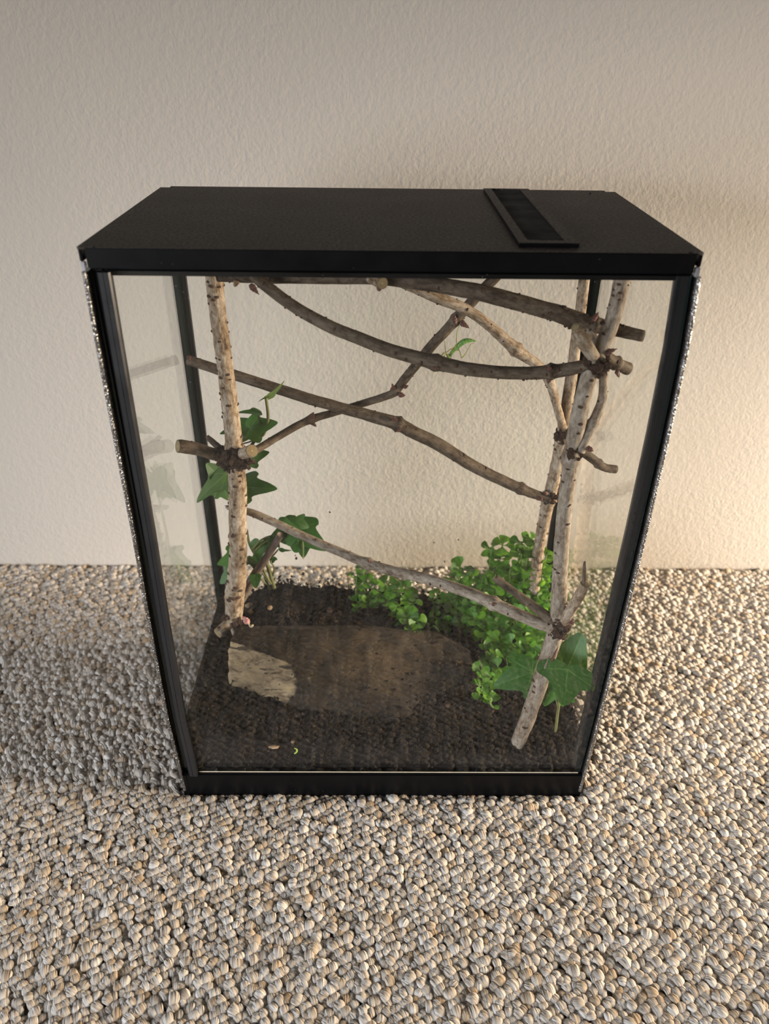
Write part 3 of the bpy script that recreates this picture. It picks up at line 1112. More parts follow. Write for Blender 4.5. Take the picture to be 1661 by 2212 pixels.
bud(A, 994, 695, .150, 1014, 709, 7, 7)
bud(A, 505, 1096, ya(1096) + .004, 485, 1092, 4, 8)
branch_mesh('root_stub', [(505, 1330, YA - .002, 13), (492, 1350, YA - .008, 13), (470, 1369, YA - .016, 11.5)], BARK_PALE, A, 14, 6, 26, 0.06, 4)
branch_mesh('rootlet', [(500, 1345, YA - .004, 6), (480, 1375, YA - .012, 4.5), (460, 1408, YA - .020, 3.5), (450, 1425, YA - .024, 2)], BARK_BROWN, A, 8, 5, 27, 0.05, 0)
branch_mesh('rootlet', [(498, 1340, YA - .004, 5), (502, 1358, YA - .010, 5), (508, 1376, YA - .016, 4.5)], BARK_GREY, A, 8, 5, 28, 0.05, 0)

# --- front right stem
B = thing('branch', 'long grey stem in the front right corner, rising from the soil past three forks', 'branch', at_y(1115, 1612, .017))
yb = lambda py: float(np.interp(py, [608, 780, 960, 1345, 1612], [.026, .025, .0245, .0225, .017]))
branch_mesh('stem', [(1112, 1624, .0165, 15), (1130, 1575, .0175, 16), (1158, 1500, .019, 17), (1182, 1420, .021, 18), (1203, 1352, yb(1352), 18), (1207, 1290, yb(1290), 17),
                     (1212, 1190, yb(1190), 16.5), (1222, 1085, yb(1085), 16.5), (1234, 985, yb(985), 17.5), (1250, 900, yb(900), 18), (1267, 830, yb(830), 17.5), (1288, 770, yb(770), 17.5),
                     (1316, 712, yb(712), 16.5), (1331, 660, yb(660), 17), (1345, 600, yb(600), 18), (1349, 585, yb(585), 18)],
            BARK_GREY, B, 18, 9, 31, 0.05, 130, (0.265, 0.53, 0.735))
branch_mesh('limb', [(1282, 785, .024, 13), (1240, 795, .026, 14), (1190, 803, .028, 15), (1120, 806, .030, 14), (1030, 800, .032, 14.5), (942, 783, .034, 15.5), (860, 762, .036, 14.5),
                     (780, 733, .038, 14), (700, 699, .040, 13.5), (640, 665, .042, 13), (580, 622, .044, 13), (545, 592, .045, 13)],
            BARK_BROWN, B, 16, 8, 32, 0.035, 70, (0.18, 0.455))
branch_mesh('twig', [(1205, 1356, .019, 13), (1170, 1349, .024, 13.5), (1120, 1328, .032, 13.5), (1065, 1303, .042, 13.5), (1000, 1275, .055, 12.5), (930, 1253, .069, 12), (860, 1236, .084, 11.5),
                     (796, 1218, .097, 11), (740, 1195, .108, 10), (670, 1165, .118, 9.5), (600, 1132, .124, 9), (545, 1108, .127, 8.5), (500, 1098, .129, 6), (488, 1095, .130, 3)],
            BARK_GREY, B, 14, 8, 33, 0.03, 46, (0.23, 0.54))
branch_mesh('dead_stub', [(1210, 1348, .020, 11), (1180, 1330, .024, 11), (1130, 1293, .030, 9.5), (1095, 1267, .034, 8.5), (1068, 1247, .037, 8.5)], BARK_BROWN, B, 12, 6, 34, 0.10, 6)
branch_mesh('side_stub', [(1218, 1345, .018, 9), (1230, 1322, .016, 12), (1248, 1292, .014, 11.5), (1264, 1262, .012, 11)], BARK_PALE, B, 12, 6, 35, 0.10, 6)
branch_mesh('dead_twig', [(1261, 1266, .0125, 4.5), (1262, 1245, .0125, 4), (1262, 1225, .0125, 3.6), (1263, 1213, .0125, 2)], BARK_BROWN, B, 8, 5, 36, 0.1, 2)
branch_mesh('side_stub', [(1240, 968, .022, 10), (1262, 978, .024, 10), (1285, 995, .026, 9.5), (1305, 1009, .028, 9), (1330, 1014, .030, 9)], BARK_BROWN, B, 12, 6, 37, 0.04, 4, (0.6,))
branch_mesh('side_shoot', [(1252, 975, .022, 12), (1268, 943, .024, 11), (1287, 900, .028, 11), (1301, 860, .031, 10), (1303, 815, .032, 9.5), (1295, 775, .030, 9)], BARK_GREY, B, 12, 7, 38, 0.05, 12, (0.33,))
branch_mesh('side_stub', [(1292, 785, .024, 12), (1268, 750, .016, 15), (1252, 722, .010, 13), (1243, 706, .007, 10)], BARK_PALE, B, 14, 6, 39, 0.05, 4, (0.5,))
branch_mesh('side_stub', [(1295, 760, .026, 12), (1320, 778, .030, 13), (1340, 789, .033, 13), (1357, 797, .036, 14)], BARK_BROWN, B, 14, 6, 40, 0.04, 5, (0.5,))
scar(B, 1290, 782, .022, 29, 8, n=70)
scar(B, 1206, 1354, .021, 26, 9, n=60)
scar(B, 1244, 976, .022, 21, 10, n=34)
bud(B, 1187, 800, .024, 1186, 786, 6, 9)
bud(B, 1186, 818, .026, 1184, 829, 5, 10)
bud(B, 944, 790, .030, 940, 800, 8, 11)
bud(B, 1300, 765, .022, 1334, 753, 7, 12)
bud(B, 1332, 800, .030, 1337, 816, 6, 13)
bud(B, 1230, 1345, .016, 1240, 1338, 9, 14)
bud(B, 1266, 965, .021, 1282, 975, 7, 15)
bud(B, 1068, 1306, .038, 1062, 1303, 6, 16)
bud(B, 797, 1215, .094, 797, 1207, 4, 17)
bud(B, 1190, 1430, .014, 1206, 1396, 3, 18)

# --- rear right stem
Cc0 = at_z(1158, 1235, 0.05)
YC = 0.1462
C_ = thing('branch', 'slender pale stem rising in front of the rear right corner post', 'branch', at_y(1150, 1270, YC))
branch_mesh('stem', [(1152, 1290, YC, 12), (1160, 1210, YC, 12), (1172, 1140, YC, 13), (1184, 1085, YC, 14), (1200, 1020, YC, 14), (1214, 945, YC, 14), (1224, 880, YC, 13),
                     (1236, 800, YC, 12.5), (1247, 720, YC, 12), (1258, 640, YC, 12), (1264, 580, YC, 12)], BARK_PALE, C_, 14, 8, 41, 0.05, 40, (0.31, 0.5))
branch_mesh('limb', [(1190, 1077, YC - .003, 12), (1165, 1071, YC - .004, 10), (1128, 1057, YC - .005, 11.5), (1080, 1036, YC - .005, 12), (1020, 1005, YC - .005, 13), (950, 962, YC - .005, 14), (890, 932, YC - .005, 14),
                     (855, 914, YC - .005, 14.5), (800, 898, YC - .005, 13), (740, 882, YC - .005, 12), (650, 856, YC - .004, 12), (560, 827, YC - .003, 11.5), (470, 798, YC - .002, 11), (405, 777, YC - .001, 10.5)],
            BARK_BROWN, C_, 14, 8, 42, 0.035, 44, (0.16, 0.53))
branch_mesh('limb', [(1222, 945, YC - .002, 9), (1209, 900, YC - .006, 9), (1196, 850, YC - .010, 9.5), (1182, 815, YC - .013, 11), (1160, 788, YC - .015, 11), (1115, 755, YC - .018, 13), (1060, 706, YC - .021, 11.5),
                     (1010, 670, YC - .023, 11.5), (950, 645, YC - .026, 12.5), (880, 614, YC - .028, 12.5), (845, 598, YC - .030, 12)],
            BARK_PALE, C_, 14, 8, 43, 0.06, 24, (0.5,))
scar(C_, 1188, 1075, YC - .003, 19, 11, n=30)
scar(C_, 1216, 938, YC - .003, 19, 12, n=30)
bud(C_, 1172, 1076, YC - .008, 1158, 1080, 5, 19)
bud(C_, 1182, 1068, YC - .008, 1172, 1060, 4, 20)
bud(C_, 853, 910, YC - .010, 852, 898, 6, 21)
bud(C_, 860, 925, YC - .010, 862, 934, 6, 22)
bud(C_, 412, 775, YC - .004, 404, 769, 6, 23)

# --- top cross branch, tucked under the lid
Dd = thing('branch', 'dark branch lying across just under the lid, sloping down to a cut end', 'branch', at_y(905, 612, .045))
branch_mesh('limb', [(470, 596, .062, 13), (560, 599, .058, 13), (700, 600, .053, 13.5), (815, 601, .049, 14), (905, 612, .046, 14.5), (985, 622, .044, 17), (1060, 638, .042, 18), (1130, 656, .041, 18), (1200, 676, .040, 18.5), (1255, 696, .039, 20),
                     (1290, 703, .038, 17), (1335, 714, .037, 14), (1390, 726, .035, 12.5)], BARK_BROWN, Dd, 16, 8, 51, 0.04, 80, (0.82,))
branch_mesh('side_stub', [(1262, 702, .038, 15), (1280, 735, .034, 13), (1290, 765, .030, 10)], BARK_GREY, Dd, 12, 6, 52, 0.08, 4)
branch_mesh('side_stub', [(800, 600, .047, 12), (818, 606, .042, 14), (826, 612, .037, 13)], BARK_PALE, Dd, 12, 6, 53, 0.06, 0)
bud(Dd, 1280, 694, .034, 1293, 674, 7, 24)
bud(Dd, 540, 614, .054, 560, 637, 7, 25)
bud(Dd, 512, 606, .056, 506, 620, 8, 26, FLAKE)
bud(Dd, 818, 618, .038, 820, 630, 7, 27)

# ------------------------------------------------------------------ leaves
def leaf_mesh(name, outline, cup=0.1, fold=0.15, vein_dirs=None, rings=6, per=5, wavy=0.0, seed=0):
    """outline: closed list of local (x along midrib, y across), star-shaped around the origin; petiole end near origin"""
    P = [np.array(p, float) for p in outline]
    n = len(P)
    edge = []
    for i in range(n):
        a, b, c, d = P[i - 1], P[i], P[(i + 1) % n], P[(i + 2) % n]
        for k in range(per):
            t = k / per
            edge.append(0.5 * ((2 * b) + (-a + c) * t + (2 * a - 5 * b + 4 * c - d) * t * t + (-a + 3 * b - 3 * c + d) * t ** 3))
    # extra narrow spokes along veins
    ang = [math.atan2(e[1], e[0]) for e in edge]
    m = len(edge)
    v, vein = [(0, 0, 0)], [1.0]
    vd = vein_dirs or [0.0]
    fr = [((k + 1) / rings) ** 0.85 for k in range(rings)]
    for s in fr:
        for j in range(m):
            x, y = edge[j] * s
            r2 = x * x + y * y
            z = -cup * r2 + fold * abs(y) * 0.6 + wavy * math.sin(ang[j] * 5 + seed) * r2
            v.append((x, y, z))
            w = 0.0
            for d in vd:
                da = abs((ang[j] - d + math.pi) % (2 * math.pi) - math.pi)
                if da * math.sqrt(r2) < 0.013: w = max(w, 0.85 - 0.6 * s)
            vein.append(w)
    f = []
    for j in range(m):
        k = (j + 1) % m
        f.append((0, 1 + j, 1 + k))
    for i in range(rings - 1):
        for j in range(m):
            k = (j + 1) % m
            f.append((1 + i * m + j, 1 + (i + 1) * m + j, 1 + (i + 1) * m + k, 1 + i * m + k))
    me = mesh_from(name, v, f)
    a = me.attributes.new('vein', 'FLOAT', 'POINT')
    a.data.foreach_set('value', vein)
    return me

def sym(h):
    return h + [(x, -y) for x, y in reversed(h) if abs(y) > 1e-6]
IVY3 = [(1.0, 0.0), (0.80, 0.20), (0.50, 0.36), (0.40, 0.46), (0.42, 0.62), (0.30, 0.76), (0.12, 0.66), (-0.12, 0.42), (-0.16, 0.18), (-0.05, 0.0)]
IVY3 = IVY3[:-1] + [(-0.04, 0.0)] + [(x, -y) for x, y in reversed(IVY3[1:-1])]
IVYN = [(1.0, 0.0), (0.72, 0.16), (0.45, 0.25), (0.30, 0.42), (0.16, 0.40), (-0.02, 0.22), (-0.06, 0.06)]
IVYN = IVYN + [(x, -y) for x, y in reversed(IVYN[1:])]
# broad three-lobed hero leaf: rounded lobes almost at right angles
IVYH = [(1.0, -.03), (.93, .10), (.72, .22), (.54, .34), (.52, .50), (.50, .66), (.42, .72), (.26, .72), (.08, .60), (-.09, .38), (-.14, .15), (-.08, .0),
        (-.17, -.10), (-.24, -.38), (-.12, -.66), (.06, -.72), (.18, -.68), (.28, -.50), (.42, -.38), (.66, -.28), (.90, -.18)]
IVYU = [(1.0, 0.0), (0.97, 0.12), (0.60, 0.36), (0.30, 0.46), (0.05, 0.50), (-0.10, 0.30), (-0.06, 0.0), (-0.10, -0.25), (0.05, -0.40), (0.35, -0.40), (0.70, -0.25), (0.95, -0.12)]
LEAFM = {
    'lobed': leaf_mesh('ivy_leaf_lobed', IVY3, 0.10, 0.10, [0, 1.0, -1.0, 1.9, -1.9], 7, 6),
    'narrow': leaf_mesh('ivy_leaf_narrow', IVYN, 0.16, 0.30, [0, 0.75, -0.75], 7, 6),
    'hero': leaf_mesh('ivy_leaf_hero', IVYH, 0.05, 0.02, [-0.03, 0.98, -1.50], 10, 6),
    'upper': leaf_mesh('ivy_leaf_upper', IVYU, 0.05, 0.14, [0, 0.7, -0.7], 8, 7),
}
def tube_part(name, pts3, r, mat, parent, ring=7, per=6):
    cr = catmull([tuple(p) + (rr,) for p, rr in zip(pts3, r)], per)
    v, f, co, mi, *_ = tube_data([c[:3] for c in cr], [c[3] for c in cr], ring, None, 0.0, False)
    n = len(cr)
    f.append(tuple(range(ring)))
    f.append(tuple((n - 1) * ring + j for j in range(ring)))
    me = mesh_from(name, v, f)
    a = me.attributes.new('bark_co', 'FLOAT_VECTOR', 'POINT')
    a.data.foreach_set('vector', [x for c in co for x in c])
    return link(name, me, mat, parent)

MESHMAT = {}
def place_leaf(parent, kind, c, tip, mat, roll=0.0, wscale=1.0, facing=None, name='leaf'):
    """c and tip: (px, py, Y). The blade faces the viewer's side and is rolled about its midrib by roll degrees."""
    a, b = at_y(*c), at_y(*tip)
    X = b - a
    L = X.length
    X.normalize()
    nrm = Vector(facing) if facing else (CAM - a).normalized()
    nrm = (nrm - X * nrm.dot(X)).normalized()
    nrm = Matrix.Rotation(math.radians(roll), 3, X) @ nrm
    Yv = nrm.cross(X)
    key = (kind, mat.name)
    if key not in MESHMAT:
        me = LEAFM[kind].copy()
        me.materials.clear()
        me.materials.append(mat)
        MESHMAT[key] = me
    o = bpy.data.objects.new(name, MESHMAT[key])
    COL.objects.link(o)
    m = Matrix((X * L, Yv * L * wscale, nrm * L)).transposed().to_4x4()
    m.translation = a
    o.parent = parent
    o.matrix_parent_inverse = Matrix.Translation(-parent.location)
    o.matrix_basis = m
    return o

# --- ivy behind the left stem, upper cuttings
iv = thing('ivy_plant', 'ivy shoot with dull green leaves climbing behind the knot of the left stem', 'ivy', at_y(505, 1110, .135))
Y = .128
place_leaf(iv, 'lobed', (540, 926, Y), (597, 911, Y - .004), IVYBACK, 15, 0.75, (0, -.5, .9))
place_leaf(iv, 'narrow', (563, 893, Y), (514, 885, Y - .006), IVY, 62, 0.8)
place_leaf(iv, 'narrow', (574, 860, Y), (618, 829, Y + .002), IVYPALE, 60, 0.55)
place_leaf(iv, 'narrow', (580, 857, Y), (556, 865, Y), IVYPALE, 60, 0.5)
place_leaf(iv, 'lobed', (537, 918, Y + .006), (473, 933, Y + .002), IVYBACK, 45, 0.6)
place_leaf(iv, 'narrow', (551, 932, Y + .004), (516, 955, Y), IVYPALE, 25, 0.8)
place_leaf(iv, 'lobed', (538, 990, Y + .004), (579, 976, Y), IVYBACK, -20, 0.7)
place_leaf(iv, 'lobed', (492, 1045, Y + .004), (449, 1003, Y - .004), IVYBACK, 10, 0.85)
place_leaf(iv, 'narrow', (490, 1022, Y - .002), (419, 1080, Y - .016), IVYPALE, 35, 0.85)
place_leaf(iv, 'narrow', (482, 1050, Y - .004), (458, 1064, Y - .006), IVYPALE, 10, 0.8)
place_leaf(iv, 'lobed', (484, 1055, Y), (498, 1082, Y), IVYBACK, -10, 1.1)
place_leaf(iv, 'lobed', (518, 1052, Y), (597, 1051, Y - .004), IVYBACK, -40, 0.75)
def petiole(par, pts, w=2.2, mat=None, name='leaf_stalk'):
    P = [at_y(*p) for p in pts]
    return tube_part(name, P, [w * mpp(P[0])] * len(P), mat or IVYSTEM, par)
petiole(iv, [(520, 1000, Y + .002), (548, 955, Y), (570, 937, Y - .001), (579, 905, Y - .001), (576, 868, Y), (574, 858, Y)], 3.4, IVYSTEM, 'stem')
petiole(iv, [(569, 940, Y), (562, 912, Y), (555, 892, Y)], 2.0)
petiole(iv, [(520, 960, Y + .002), (548, 950, Y + .001), (551, 930, Y + .002)], 1.6)
petiole(iv, [(505, 1010, Y + .004), (488, 1048, Y), (478, 1064, Y), (496, 1082, Y), (510, 1110, Y)], 1.8)
petiole(iv, [(520, 1000, Y + .002), (508, 1040, Y + .004), (512, 1120, Y + .006), (522, 1230, Y + .006), (530, 1290, Y + .004)], 3.0, IVYSTEM, 'stem')
petiole(iv, [(510, 1050, Y), (520, 1052, Y)], 1.8)

# --- lower left ivy
lv = thing('ivy_plant', 'small ivy plant with dark glossy leaves growing at the rear left of the soil', 'ivy', at_y(592, 1268, .150))
Y = .146
tube_part('woody_stem', [at_y(606, 1155, Y - .014), at_y(575, 1205, Y - .010), at_y(548, 1245, Y - .010), at_y(520, 1298, Y - .012)], [8.5 * 0.00034, 9.5 * 0.00034, 11 * 0.00034, 11 * 0.00034], WOODSTEM, lv, 12, 8)
place_leaf(lv, 'lobed', (640, 1142, Y - .004), (709, 1187, Y - .012), IVY, -10, 0.75, (0.1, -.7, .7))
place_leaf(lv, 'lobed', (632, 1140, Y - .006), (578, 1166, Y - .010), IVYBACK, 10, 0.80, (-.1, -.7, .7))
place_leaf(lv, 'lobed', (655, 1168, Y - .008), (655, 1207, Y - .012), IVY, 0, 0.85)
place_leaf(lv, 'narrow', (618, 1118, Y - .008), (648, 1148, Y - .010), IVYBACK, 20, 1.0)
place_leaf(lv, 'lobed', (640, 1128, Y - .004), (668, 1140, Y - .004), IVY, 0, 1.0)
place_leaf(lv, 'lobed', (612, 1158, Y - .010), (622, 1177, Y - .012), IVYBACK, 0, 1.3)
place_leaf(lv, 'narrow', (589, 1156, Y - .012), (604, 1186, Y - .014), IVYBACK, 10, 0.8)
place_leaf(lv, 'narrow', (603, 1186, Y - .010), (629, 1192, Y - .012), IVY, 55, 0.7)
place_leaf(lv, 'lobed', (562, 1172, Y - .004), (556, 1212, Y - .008), IVYBACK, 25, 0.8)
place_leaf(lv, 'narrow', (582, 1164, Y - .006), (572, 1190, Y - .008), IVYBACK, 20, 0.9)
place_leaf(lv, 'lobed', (516, 1200, Y - .014), (469, 1219, Y - .022), IVYBACK, 10, 0.8)
place_leaf(lv, 'lobed', (514, 1225, Y - .014), (474, 1261, Y - .022), IVY, 10, 0.8)
place_leaf(lv, 'lobed', (545, 1203, Y - .004), (556, 1232, Y - .008), IVY, 0, 0.9)
place_leaf(lv, 'upper', (550, 1242, Y - .014), (552, 1271, Y - .018), IVY, 0, 0.9)
place_leaf(lv, 'narrow', (592, 1203, Y - .002), (588, 1218, Y - .004), IVY, 0, 1.2)
petiole(lv, [(582, 1272, Y), (560, 1215, Y), (540, 1178, Y), (533, 1150, Y + .002)], 3.0, IVYSTEM, 'stem')
petiole(lv, [(592, 1270, Y), (583, 1238, Y), (576, 1215, Y - .002)], 4.5, IVYSTEM, 'stem')
petiole(lv, [(545, 1188, Y - .004), (562, 1168, Y - .008), (585, 1158, Y - .010), (610, 1155, Y - .008)], 2.2)
petiole(lv, [(548, 1192, Y - .004), (572, 1172, Y - .008), (592, 1164, Y - .010), (630, 1142, Y - .006)], 2.0)
petiole(lv, [(575, 1262, Y - .002), (556, 1240, Y - .006), (545, 1222, Y - .008)], 2.0)
petiole(lv, [(586, 1262, Y - .002), (572, 1238, Y - .004), (566, 1215, Y - .006)], 2.0)
petiole(lv, [(590, 1245, Y), (592, 1225, Y), (584, 1210, Y - .001), (600, 1188, Y - .006)], 1.8)
petiole(lv, [(520, 1195, Y - .012), (550, 1215, Y - .008), (572, 1245, Y - .004)], 1.6)
petiole(lv, [(655, 1207, Y - .014), (655, 1185, Y - .016), (654, 1170, Y - .012)], 1.5)

# --- right ivy in front
rv = thing('ivy_plant', 'ivy with large glossy three-lobed leaf beside the front right stem', 'ivy', at_y(1200, 1560, .030))
hero = place_leaf(rv, 'hero', (1226, 1446, .0112), (1221, 1527, .0080), IVY, 0, 0.88)
hero['label'] = 'largest glossy dark green leaf'
place_leaf(rv, 'upper', (1222, 1452, .021), (1256, 1371, .028), IVYBACK, 0, 0.95)
place_leaf(rv, 'lobed', (1150, 1452, .034), (1066, 1482, .030), IVY, 0, 0.80, (0, -.55, .8))
place_leaf(rv, 'upper', (1205, 1470, .024), (1172, 1524, .020), IVYBACK, 25, 0.65)
place_leaf(rv, 'lobed', (1222, 1500, .022), (1213, 1528, .020), IVY, 0, 0.9)
petiole(rv, [(1200, 1580, .022), (1206, 1530, .024), (1214, 1480, .022), (1226, 1446, .0145)], 3)
petiole(rv, [(1206, 1530, .024), (1190, 1480, .028), (1150, 1452, .0345)], 2)
petiole(rv, [(1204, 1535, .024), (1212, 1490, .025), (1222, 1453, .022)], 2)
petiole(rv, [(1204, 1540, .025), (1212, 1500, .026), (1205, 1471, .0245)], 2)

# ------------------------------------------------------------------ creeping small-leaved plants
def spoon(w, cren, seed):
    pts = [(0.0, 0.035), (0.20, 0.05), (0.36, 0.16 * w / 0.45), (0.55, 0.80 * w), (0.76, w), (0.92, 0.72 * w), (1.0, 0.26 * w)]
    return pts
def creeper_leaf(name, w, cup, seed, bend):
    """spoon-shaped leaf, base at origin, along +x, with small rounded teeth at the tip"""
    rng = random.Random(seed)
    n, m = 12, 4
    prof_x = [0, .18, .34, .46, .58, .70, .80, .88, .94, .98, 1.0]
    prof_w = [.04, .05, .14, .30, .41, .46, .44, .37, .27, .15, .02]
    v, f, vein = [], [], []
    for i, (x, hw) in enumerate(zip(prof_x, prof_w)):
        hw = hw * w / 0.46
        for j in range(-m, m + 1):
            t = j / m
            teeth = 1.0 + (0.07 if (i % 2 == 0 and abs(j) == m and x > 0.4) else 0.0)
            y = t * hw * teeth
            z = cup * (y * y) * 1.6 - bend * x * x + 0.02 * noise.noise(Vector((x * 4, y * 4, seed)))
            v.append((x, y, z))
            vein.append(0.9 if j == 0 else 0.0)
    R = 2 * m + 1
    for i in range(len(prof_x) - 1):
        for j in range(R - 1):
            f.append((i * R + j, (i + 1) * R + j, (i + 1) * R + j + 1, i * R + j + 1))
    me = mesh_from(name, v, f)
    a = me.attributes.new('vein', 'FLOAT', 'POINT')
    a.data.foreach_set('value', vein)
    return me
CL = []
for k in range(5):
    w, c, b = [(0.46, .25, .18), (0.50, .35, .05), (0.42, .15, .30), (0.48, -.2, .22), (0.44, .45, -.08)][k]
    CL.append(creeper_leaf('creeper_leaf', w, c, k, b))
CLM = {}
def creeper_shoot(parent, base, tip, rng, size, mats, npairs=3, crown=5, bow=0.003):
    """one shoot: stalk from base to tip, opposite leaf pairs turning a quarter each time, crowned by a rosette"""
    base, tip = Vector(base), Vector(tip)
    mid = base.lerp(tip, 0.5) + Vector((rng.uniform(-1, 1), rng.uniform(-1, 1), 0.3)) * bow
    P = [base, mid, tip]
    tube_part('stalk', P, [0.00075, 0.0007, 0.0005], STEM, parent, 6, 5)
    axis = (tip - mid).normalized()
    n0 = axis.orthogonal().normalized()
    n1 = axis.cross(n0)
    ph = rng.uniform(0, 6.28)
    def put(p, an, up, s):
        d = (n0 * math.cos(an) + n1 * math.sin(an)) * math.cos(up) + axis * math.sin(up)
        X = d.normalized()
        Z = (axis - X * axis.dot(X))
        if Z.length < 1e-4: Z = n0.copy()
        Z.normalize()
        # leaves turn their face towards the light and the viewer a little
        Z = (Z + (CAM - p).normalized() * 0.45 + Vector((0, 0, 0.35))).normalized()
        Z = (Z - X * Z.dot(X)).normalized()
        Z = Matrix.Rotation(rng.uniform(-0.4, 0.4), 3, X) @ Z
        Yv = Z.cross(X)
        m = Matrix((X * s, Yv * s, Z * s)).transposed().to_4x4()
        m.translation = p
        # stay clear of the panes
        e = p + X * s
        if e.y > 0.1612:
            m.translation.y -= (e.y - 0.1612)
        mat = rng.choice(mats)
        k = rng.randrange(len(CL))
        key = (k, mat.name)
        if key not in CLM:
            me = CL[k].copy()
            me.materials.append(mat)
            CLM[key] = me
        o = bpy.data.objects.new('leaf', CLM[key])
        COL.objects.link(o)
        o.parent = parent
        o.matrix_parent_inverse = Matrix.Translation(-parent.location)
        o.matrix_basis = m
    for k in range(npairs):
        t = (k + 0.6) / (npairs + 0.4)
        p = base.lerp(mid, t * 2) if t < 0.5 else mid.lerp(tip, t * 2 - 1)
        for s_ in (0, math.pi):
            put(p, ph + k * math.pi / 2 + s_ + rng.uniform(-.3, .3), rng.uniform(-0.1, 0.35), size * rng.uniform(0.85, 1.1))
    for k in range(crown):
        big = k < 4
        put(tip, ph + npairs * math.pi / 2 + k * math.pi / 2 + (0.78 if k >= 4 else 0) + rng.uniform(-.25, .25), rng.uniform(0.12, 0.5) if big else rng.uniform(0.6, 1.0), size * (rng.uniform(0.9, 1.08) if big else 0.55))

def creeper(label, tips, mats, seed, size=0.0095, npairs=2, crown=5):
    rng = random.Random(seed)
    P = []
    for t in tips:
        px, py = t[0], t[1]
        h = t[2] if len(t) > 2 else 0.016
        # march along the view ray until the shoot tip is h above the soil
        d = ray(px, py)
        s, p = 0.2, None
        while s < 1.2:
            q = CAM + d * s
            if q.y > 0.150 or q.z < soil_h(q.x, q.y, False) + h:
                p = q
                break
            s += 0.001
        P.append(p)
    cx = sum(p.x for p in P) / len(P)
    cy = sum(p.y for p in P) / len(P)
    o = thing('creeping_plant', label, 'plant', (cx, cy, soil_h(cx, cy, False)), None)
    for p, t in zip(P, tips):
        bx, by = p.x + rng.uniform(-.006, .006), min(0.156, p.y + rng.uniform(-0.002, .006))
        base = Vector((bx, by, soil_h(bx, by, False) - 0.002))
        hgt = p.z - base.z
        sc = t[3] if len(t) > 3 else 1.0
        creeper_shoot(o, base, p, rng, size * sc, mats, max(1, min(5, int(hgt / 0.011) + (npairs - 1))), crown)
    return o

creeper('tallest bright green round-leaved creeper piled against the rear glass by the slender stem',
        [(1085, 1178, .03), (1062, 1185, .03, .9), (1128, 1172, .03), (1148, 1166, .03, .9), (1120, 1192, .03), (1142, 1196, .03), (1168, 1212, .03), (1180, 1200, .03, .9), (1080, 1208, .03), (1102, 1228, .03), (1142, 1232, .03), (1072, 1238, .03, .9),
         (1172, 1240, .03), (1122, 1256, .03), (1092, 1262, .03), (1156, 1264, .03), (1058, 1258, .03, .9), (1184, 1232, .03, .8)],
        [CREEP, CREEP, CREEPDK], 71, 0.0102, 2, 5)
creeper('dense green round-leaved creeper on the soil behind the front right stem',
        [(1046, 1272, .028), (1066, 1288, .028), (1120, 1286, .03), (1160, 1284, .03), (1184, 1296, .03), (1150, 1310, .028), (1040, 1310, .022), (1086, 1316, .026), (1020, 1306, .020), (1176, 1326, .028), (1024, 1336, .018), (1052, 1342, .018), (1078, 1346, .02),
         (1100, 1354, .02), (1126, 1362, .022), (1150, 1366, .022), (1170, 1366, .022), (1048, 1366, .016), (1078, 1386, .018), (1106, 1392, .018), (1136, 1392, .02), (1160, 1398, .02), (1066, 1400, .016),
         (1094, 1416, .018), (1124, 1422, .018), (1150, 1430, .018), (1172, 1416, .022), (1066, 1330, .02), (1110, 1326, .024), (1140, 1336, .024)],
        [CREEP, CREEPDK, CREEPDK], 72, 0.0102, 2, 5)
creeper('small creeper sprig trailing onto bare soil, nearest the front glass',
        [(1040, 1450, .012), (1076, 1444, .014), (1060, 1462, .012), (1036, 1480, .010, .8), (1046, 1500, .010, .85), (1060, 1506, .010, .8)], [CREEPDK, CREEP, CREEPDK], 73, 0.0095, 1, 5)
creeper('low spreading green creeper along the rear edge of the bark slab',
        [(786, 1228, .014, .8), (770, 1246, .012, .9), (792, 1258, .014), (812, 1262, .016), (836, 1262, .016), (822, 1282, .014), (850, 1276, .016), (872, 1274, .014), (800, 1296, .009, .9), (774, 1302, .007, .8),
         (838, 1300, .012), (862, 1308, .012), (892, 1304, .012, .9), (884, 1290, .014, .9), (880, 1334, .014), (900, 1342, .014, .9), (888, 1364, .013, .8), (914, 1378, .012, .8), (862, 1330, .008, .8)],
        [CREEPDK, CREEPDK, CREEP], 74, 0.0098, 1, 4)
creeper('thin green creeper seedlings between the two larger creeper patches',
        [(944, 1290, .014, .9), (972, 1296, .016, .9), (984, 1312, .014, .9), (1006, 1312, .014), (940, 1334, .008, .7), (968, 1346, .008, .9), (1004, 1342, .010, .8), (942, 1352, .006, .6)],
        [CREEPDK], 75, 0.0094, 1, 4)
creeper('round-leaved creeper rosette standing alone against the pale carpet behind',
        [(996, 1232, .03, 1.15), (1010, 1244, .03, 1.0), (984, 1252, .026, .95), (1030, 1258, .024, .9)], [CREEPDK, CREEP], 76, 0.0110, 1, 5)

